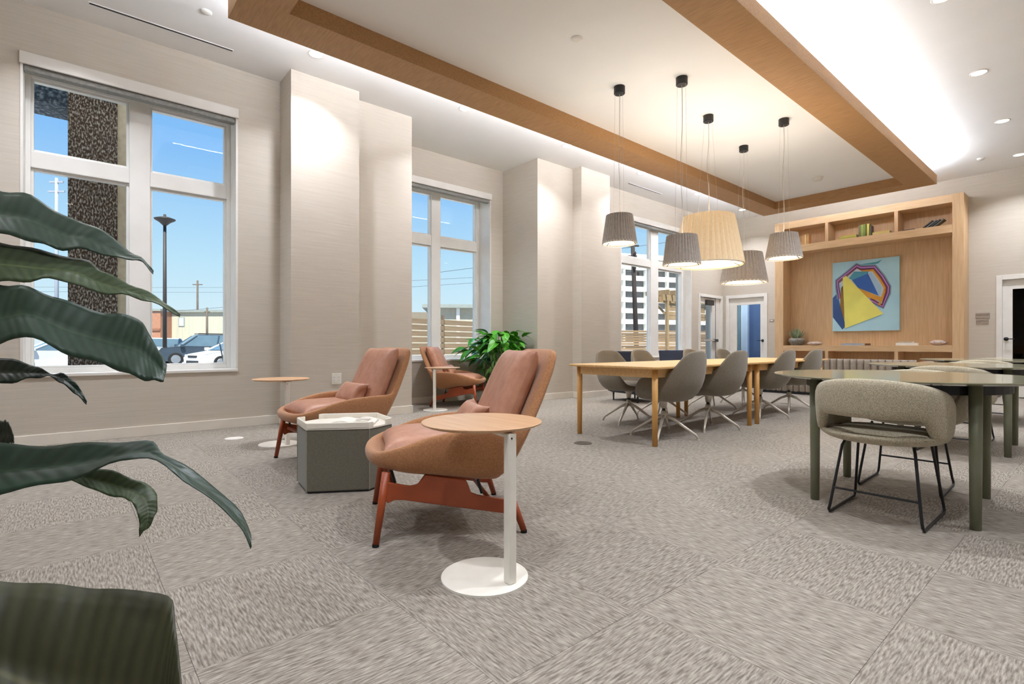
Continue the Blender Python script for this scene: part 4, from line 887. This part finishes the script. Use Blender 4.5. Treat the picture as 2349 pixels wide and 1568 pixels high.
# street lamp
sl = px(378, 833, 32); sl.z = GZ
la = thing('street_lamp', 'tall dark street lamp with flat round head in the parking lot', 'street lamp', sl)
MB().tube([(0, 0, 0.6), (0, 0, 8.7)], [0.12, 0.085], 14).build('pole', mat('bronze_pole', '#3a3432', 0.6, scale=(5, 5, 5)), la, smooth=True)
MB().lathe([(0.28, 0), (0.28, 0.6), (0.2, 0.64)], 18).build('footing', mat('concrete', '#8c8a85', 0.9, scale=(6, 6, 6)), la)
MB().lathe([(0.1, 8.55), (0.3, 8.75), (0.55, 8.9), (0.58, 8.96), (0.3, 9.06), (0.08, 9.1), (0.07, 9.25)], 24).build('head', MATS['bronze_pole'], la, smooth=True)
# cars
M_tire = mat('tyre', '#1a1a1b', 0.85, scale=(9, 9, 9)); M_rim = mat('alloy_rim', '#b7babd', 0.3, metal=0.8, scale=(9, 9, 9)); M_cglass = mat('car_glass', '#5f7480', 0.08, col2='#566a76', scale=(2, 2, 2), spec=0.8); M_clamp = mat('headlamp', '#d7dde2', 0.15, scale=(9, 9, 9)); M_cblack = mat('car_plastic', '#26282b', 0.5, scale=(9, 9, 9))
def car(label, loc, rz, Ln, Wd, prof, green, paint, wheel_r, rails=False):
    """prof: side outline of the lower body; green: (x, z) belt rear, roof rear, roof front, belt front"""
    t = thing('car', label, 'car', loc, rz, 'parked cars'); hw = Wd / 2
    MB().loft([[(x, y * hw * s, z) for x, z in prof] for y, s in ((-1, 0.94), (-0.97, 1), (0.97, 1), (1, 0.94))]).build('body', paint, t, bevel=0.06)
    (a, za), (b_, zb), (c, zc_), (d_, zd) = green
    MB().loft([[(a, -hw * 0.93, za), (a, hw * 0.93, za), (d_, hw * 0.93, zd), (d_, -hw * 0.93, zd)], [(b_, -hw * 0.74, zb - 0.05), (b_, hw * 0.74, zb - 0.05), (c, hw * 0.74, zc_ - 0.05), (c, -hw * 0.74, zc_ - 0.05)]]).build('windows', M_cglass, t, bevel=0.03)
    MB().loft([[(b_ - 0.02, -hw * 0.75, zb - 0.07), (b_ - 0.02, hw * 0.75, zb - 0.07), (c + 0.03, hw * 0.75, zc_ - 0.07), (c + 0.03, -hw * 0.75, zc_ - 0.07)], [(b_ + 0.08, -hw * 0.68, zb), (b_ + 0.08, hw * 0.68, zb), (c - 0.08, hw * 0.68, zc_), (c - 0.08, -hw * 0.68, zc_)]]).build('roof', paint, t, bevel=0.03)
    for s in (1, -1):
        for k, u in enumerate((0.0, 0.47, 1.0)):
            p0 = (a + (d_ - a) * u, s * hw * 0.935, za + (zd - za) * u); p1 = (b_ + (c - b_) * u, s * hw * 0.745, zb - 0.06)
            MB().tube([p0, p1], 0.045, 6).build('window_pillar', paint, t)
        for xx in (Ln * 0.31, -Ln * 0.30):
            w_ = MB().loft([[(xx + r * cos(2 * pi * i / 28), s * (hw - 0.22 + o_), wheel_r + r * sin(2 * pi * i / 28)) for i in range(28)] for r, o_ in ((wheel_r * 0.9, 0), (wheel_r, 0.03), (wheel_r, 0.2), (wheel_r * 0.92, 0.235), (wheel_r * 0.68, 0.235))]).build('wheel', M_tire, t, smooth=False)
            MB().loft([[(xx + r * cos(2 * pi * i / 24), s * (hw + o_), wheel_r + r * sin(2 * pi * i / 24)) for i in range(24)] for r, o_ in ((wheel_r * 0.66, 0.01), (wheel_r * 0.62, 0.025), (wheel_r * 0.2, 0.02))]).build('rim', M_rim, w_)
        B((Ln / 2 - 0.42, Ln / 2 - 0.03, min(s * hw * 0.5, s * hw * 0.93), max(s * hw * 0.5, s * hw * 0.93), prof[3][1] - 0.17, prof[3][1] - 0.02)).build('headlamp', M_clamp, t, bevel=0.03)
        B((d_ - 0.15, d_ + 0.05, min(s * hw * 1.0, s * hw * 1.16), max(s * hw * 1.0, s * hw * 1.16), zd - 0.02, zd + 0.13)).build('mirror', paint, t, bevel=0.03)
    B((Ln / 2 - 0.02, Ln / 2 + 0.02, -hw * 0.6, hw * 0.6, 0.3, 0.42)).build('lower_grille', M_cblack, t); B((Ln / 2 - 0.03, Ln / 2 + 0.012, -hw * 0.45, hw * 0.45, prof[3][1] - 0.16, prof[3][1] - 0.06)).build('grille', M_cblack, t)
    if rails:
        for s in (1, -1): MB().tube([(b_ + 0.2, s * hw * 0.62, zb + 0.06), (c - 0.1, s * hw * 0.62, zc_ + 0.06)], 0.025, 6).build('roof_rail', M_cblack, t)
    return t
P_suv = mat('dark_slate_paint', '#3f4b57', 0.2, col2='#3a4550', scale=(2, 2, 2), coat=0.6); P_whi = mat('white_paint', '#f7f8fa', 0.2, scale=(2, 2, 2), coat=0.6); P_sil = mat('silver_paint', '#c9ced3', 0.25, scale=(2, 2, 2), coat=0.6)
suv = [(-2.25, 0.4), (-2.3, 1.0), (1.0, 1.08), (2.05, 0.98), (2.25, 0.75), (2.25, 0.35), (1.9, 0.25), (-1.9, 0.25)]
sed = [(-2.2, 0.4), (-2.25, 0.85), (0.95, 0.92), (2.05, 0.72), (2.25, 0.55), (2.22, 0.3), (1.9, 0.2), (-1.9, 0.2)]
fa = math.atan2((-RV * 0.75 - DV * 0.66).y, (-RV * 0.75 - DV * 0.66).x)
p_ = px(462, 791, 30); car('dark slate SUV with roof rails parked beside the street lamp', (p_.x, p_.y, GZ), fa, 4.5, 1.85, suv, ((-2.2, 1.02), (-1.75, 1.72), (0.35, 1.74), (1.15, 1.06)), P_suv, 0.36, True)
p_ = px(553, 791, 25.5); car('white sedan parked in front of the dark SUV', (p_.x, p_.y, GZ), fa + 0.25, 4.5, 1.8, sed, ((-1.7, 0.86), (-1.05, 1.4), (0.3, 1.42), (1.2, 0.9)), P_whi, 0.32)
p_ = px(345, 791, 34); car('silver car half hidden by leaves left of the street lamp', (p_.x, p_.y, GZ), fa + 0.1, 4.5, 1.8, suv, ((-2.1, 1.02), (-1.6, 1.6), (0.35, 1.62), (1.15, 1.06)), P_sil, 0.34)
p_ = px(140, 791, 24); car('silver sedan seen through bottom left pane of the near window', (p_.x, p_.y, GZ), fa + 0.2, 4.5, 1.8, sed, ((-1.7, 0.86), (-1.05, 1.4), (0.3, 1.42), (1.2, 0.9)), P_sil, 0.32)
p_ = px(512, 791, 21); sg = thing('leaning_post', 'thin dark leaning post on a dark foot beside the white sedan', 'post', (p_.x, p_.y, GZ), math.atan2(RV.y, RV.x))
MB().tube([(0.08, 0, 0.1), (-0.14, 0, 1.2)], 0.025, 8).build('post', MATS['car_plastic'], sg); MB().lathe([(0.2, 0), (0.18, 0.08), (0.07, 0.25)], 14, (0.08, 0)).build('foot', MATS['car_plastic'], sg)
# warehouse
def slab(name, label, cat, x0, x1, y_top, depth, base, hm, parts, ang=0.0):
    a, b_ = px(x0, HYP, depth), px(x1, HYP, depth); c = (a + b_) / 2; L = (b_ - a).length; top = CAMZ + (HYP - y_top) / FPX * depth - base
    t = thing(name, label, cat, (c.x, c.y, base), math.atan2(RV.y, RV.x) + ang); return t, L, top
t, L, top = slab('warehouse', 'long pale yellow warehouse with grey roof edge across the lot', 'building', 372, 600, 716, 62, GZ, None, None)
B((-L / 2, L / 2, 0, 12, 0, top)).build('wall', mat('pale_metal_wall', '#bcb8a6', 0.8, col2='#b2ae9c', scale=(6, 6, 0.2)), t)
B((-L / 2 - 0.3, L / 2 + 0.3, -0.3, 12.3, top, top + 0.28)).build('roof_edge', mat('grey_roof_edge', '#8f948f', 0.7, scale=(3, 3, 3)), t)
w_ = B((-L / 2 + 2.0, -L / 2 + 2.7, -0.05, 0.05, top - 1.7, top - 0.6)).build('window', mat('grey_frame', '#7f8f90', 0.5, scale=(4, 4, 4)), t); B((-L / 2 + 2.08, -L / 2 + 2.62, -0.07, -0.05, top - 1.62, top - 0.68)).build('pane', mat('far_pane', '#cfe6ea', 0.1, scale=(3, 3, 3)), w_)
t, L, top = slab('brick_shed', 'small salmon brick building left of the pale warehouse', 'building', 300, 368, 713, 60, GZ, None, None)
B((-L / 2, L / 2, 0, 8, 0, top)).build('wall', mat('salmon_brick', '#b07f66', 0.9, col2='#a0715a', scale=(3, 3, 14)), t); B((-L / 2 - 0.1, L / 2 + 0.1, -0.15, 8, top, top + 0.25)).build('coping', MATS['grey_roof_edge'], t); B((-L / 2, L / 2, -0.12, 0, top * 0.55, top * 0.6)).build('ledge', mat('brown_ledge', '#8d5f4a', 0.8, scale=(4, 4, 4)), t)
t, L, top = slab('flat_roof_house', 'pale low building with flat roof behind the board fence', 'building', 984, 1200, 707, 45, GZ, None, None, 0.1)
B((-L / 2, L / 2, 0, 10, 0, top)).build('wall', mat('pale_stucco', '#b5af9f', 0.9, scale=(3, 3, 3)), t); B((-L / 2 - 0.5, L / 2 + 0.5, -0.6, 10.3, top, top + 0.3)).build('roof_edge', MATS['grey_roof_edge'], t); B((-L / 2 + 2.4, -L / 2 + 2.7, -0.2, 0, 0, top)).build('downpipe', M_white, t)
t, L, top = slab('far_house', 'small brown roofed house left of the bay window mullion', 'building', 900, 986, 720, 60, GZ, None, None)
B((-L / 2, L / 2, 0, 8, 0, top - 0.6)).build('wall', MATS['pale_stucco'], t); B((-L / 2 - 0.2, L / 2 + 0.2, -0.3, 8.3, top - 0.6, top + 0.2)).build('roof', mat('brown_roof', '#8a7f70', 0.9, scale=(4, 4, 4)), t)
# poles and wires
M_pole = mat('timber_pole', '#6b6056', 0.9, col2='#574d45', scale=(10, 10, 1)); M_wire = mat('wire', '#4f5a63', 0.6, scale=(9, 9, 9))
def upole(label, xp, ytop, depth, r, bars, m=None, lean=0.0):
    p = px(xp, HYP, depth); top = CAMZ + (HYP - ytop) / FPX * depth - GZ
    t = thing('utility_pole', label, 'utility pole', (p.x, p.y, GZ), math.atan2(RV.y, RV.x), 'utility poles')
    MB().tube([(0, 0, 0), (lean, 0, top)], [r, r * 0.75], 10).build('pole', m or M_pole, t, smooth=True)
    for (dz, hw_) in bars: B((lean - hw_, lean + hw_, -0.06, 0.06, top - dz - 0.06, top - dz + 0.06)).build('cross_arm', m or M_pole, t)
    return t
upole('utility pole behind the pale warehouse', 453, 643, 75, 0.17, ((0.6, 0.7),)); upole('short utility pole by the warehouse wall', 475, 705, 58, 0.14, ((0.5, 0.3),))
upole('utility pole with thin arms left of the speckled column', 130, 408, 38, 0.14, ((0.3, 0.5), (1.0, 0.6)), mat('grey_pole', '#9da3b0', 0.9, scale=(8, 8, 1)))
gp = upole('dark leaning utility pole with fittings before the white parking garage', 1461, 540, 40, 0.2, ((0.8, 0.5), (1.6, 0.35)), mat('dark_pole', '#3c3230', 0.9, col2='#2e2625', scale=(8, 8, 1)), lean=-0.35)
for k in range(4): MB().lathe([(0.08, 8.0 - k * 0.5), (0.1, 8.25 - k * 0.5), (0.04, 8.35 - k * 0.5)], 10, (-0.2 + 0.25 * (k % 2), -0.25)).build('transformer', MATS['dark_pole'], gp)
def wire(label, pts, sag=0.25):
    P = [px(*p) for p in pts]; a, b_ = P; q = [a.lerp(b_, i / 16) - Vector((0, 0, sag * 4 * (i / 16) * (1 - i / 16))) for i in range(17)]
    tag(MB().tube(q, 0.02, 5).build('power_line', M_wire), label, 'wire', 'power lines')
wire('upper power line past the bay window', ((650, 657, 60), (1900, 584, 60))); wire('lower power line past the bay window', ((650, 675, 55), (1900, 585, 55)))
wire('upper power line across the near left window', ((-500, 652, 66), (880, 657, 80))); wire('second power line across the near left window', ((-500, 661, 66), (880, 669, 80))); wire('slanting power line above the warehouse roof', ((-300, 762, 58), (880, 672, 58)))
wire('slanting power line in the far window', ((1000, 625, 40), (2000, 488, 40)), 0.1)
# horizontal board fence
M_board = mat('fence_board', '#84705a', 0.85, col2='#6f5d49', scale=(1.2, 30, 30), detail=4, rand=0.12); M_fpost = mat('fence_post', '#6e5c4b', 0.85, scale=(20, 20, 3))
A0, A1 = Vector((6.6, 15.85, GZ)), Vector((22.2, 19.72, GZ)); fl = (A1 - A0).length; fr_ = math.atan2((A1 - A0).y, (A1 - A0).x); npn = 7; plen = fl / npn
fe = thing('board_fence', 'brown horizontal board fence outside the bay window', 'fence', A0, fr_)
bme = B((0.04, plen - 0.04, -0.012, 0.012, 0, 0.195)).mesh('fence_board'); bme.materials.append(M_board)
for i in range(npn + 1): B((i * plen - 0.045, i * plen + 0.045, 0.015, 0.105, 0, 2.3)).build('post', M_fpost, fe)
for i in range(npn):
    for j in range(9): link('board', bme, None, fe, (i * plen, 0, 0.1 + j * 0.228))
f0, f1 = px(1412, HYP, 27.5), px(1640, HYP, 29); fl2 = (f1 - f0).length; np2 = 3; pl2 = fl2 / np2
f2_ = thing('slat_fence', 'narrow brown slatted fence outside the far window', 'fence', (f0.x, f0.y, GZ), math.atan2((f1 - f0).y, (f1 - f0).x))
M_slat = mat('fence_slat', '#8a7155', 0.85, col2='#6b5743', scale=(1.5, 30, 30), detail=4, rand=0.3)
sme = B((0.02, pl2 - 0.02, -0.012, 0.012, 0, 0.115)).mesh('fence_slat'); sme.materials.append(M_slat)
for i in range(np2 + 1): B((i * pl2 - 0.04, i * pl2 + 0.04, 0.015, 0.095, 0, 1.95)).build('post', M_fpost, f2_)
for i in range(np2):
    for j in range(14): link('slat', sme, None, f2_, (i * pl2, 0, 0.06 + j * 0.135))
# parking garage
g0, g1 = px(1385, HYP, 138), px(1660, HYP, 150); gl = (g1 - g0).length
ga = thing('parking_garage', 'white open parking garage with dark openings beyond the far window', 'building', (g0.x, g0.y, GZ), math.atan2((g1 - g0).y, (g1 - g0).x))
M_gw = mat('white_concrete', '#f3f2ee', 0.8, scale=(2, 2, 2)); M_gd = mat('garage_dark', '#6e6e6e', 0.9, col2='#626365', scale=(2, 2, 2))
B((0, gl, 1.2, 14, 0, 23.5)).build('dark_interior', M_gd, ga)
for k in range(9): B((-0.3, gl + 0.3, 0, 14.2, 2.2 + k * 2.98 - 1.25, 2.2 + k * 2.98)).build('spandrel', M_gw, ga)
for k in range(int(gl / 6.9) + 1): B((k * 6.9 + 6.05, k * 6.9 + 6.6, 0.1, 1.3, 0, 24.8)).build('column', M_gw, ga)
# pergola beyond the far window
pg = thing('pergola', 'light timber pergola outside the far window', 'pergola', (15.0, 9.6, GZ), 0.0)
M_cedar = mat('cedar', '#9c8260', 0.8, col2='#89704f', scale=(20, 20, 2))
for (xx, yy) in ((0, 0), (2.6, 0), (0, 0.5), (2.6, 0.5)): B((xx - 0.045, xx + 0.045, yy - 0.045, yy + 0.045, 0, 2.75)).build('post', M_cedar, pg)
B((-0.3, 2.9, -0.05, 0.0, 2.6, 2.8)).build('beam', M_cedar, pg); B((-0.3, 2.9, 0.5, 0.55, 2.6, 2.8)).build('beam', M_cedar, pg)
for k in range(9): B((-0.2 + k * 0.36, -0.15 + k * 0.36, -0.2, 0.7, 2.8, 2.95)).build('rafter', M_cedar, pg)
for k in range(4): B((0.1, 2.5, 0.03, 0.06, 2.0 + k * 0.14, 2.125 + k * 0.14)).build('screen_board', M_cedar, pg)
MB().tube([(0.0, 0.5, 2.6), (0.0, 0.0, 2.1)], 0.04, 6).build('brace', M_cedar, pg)
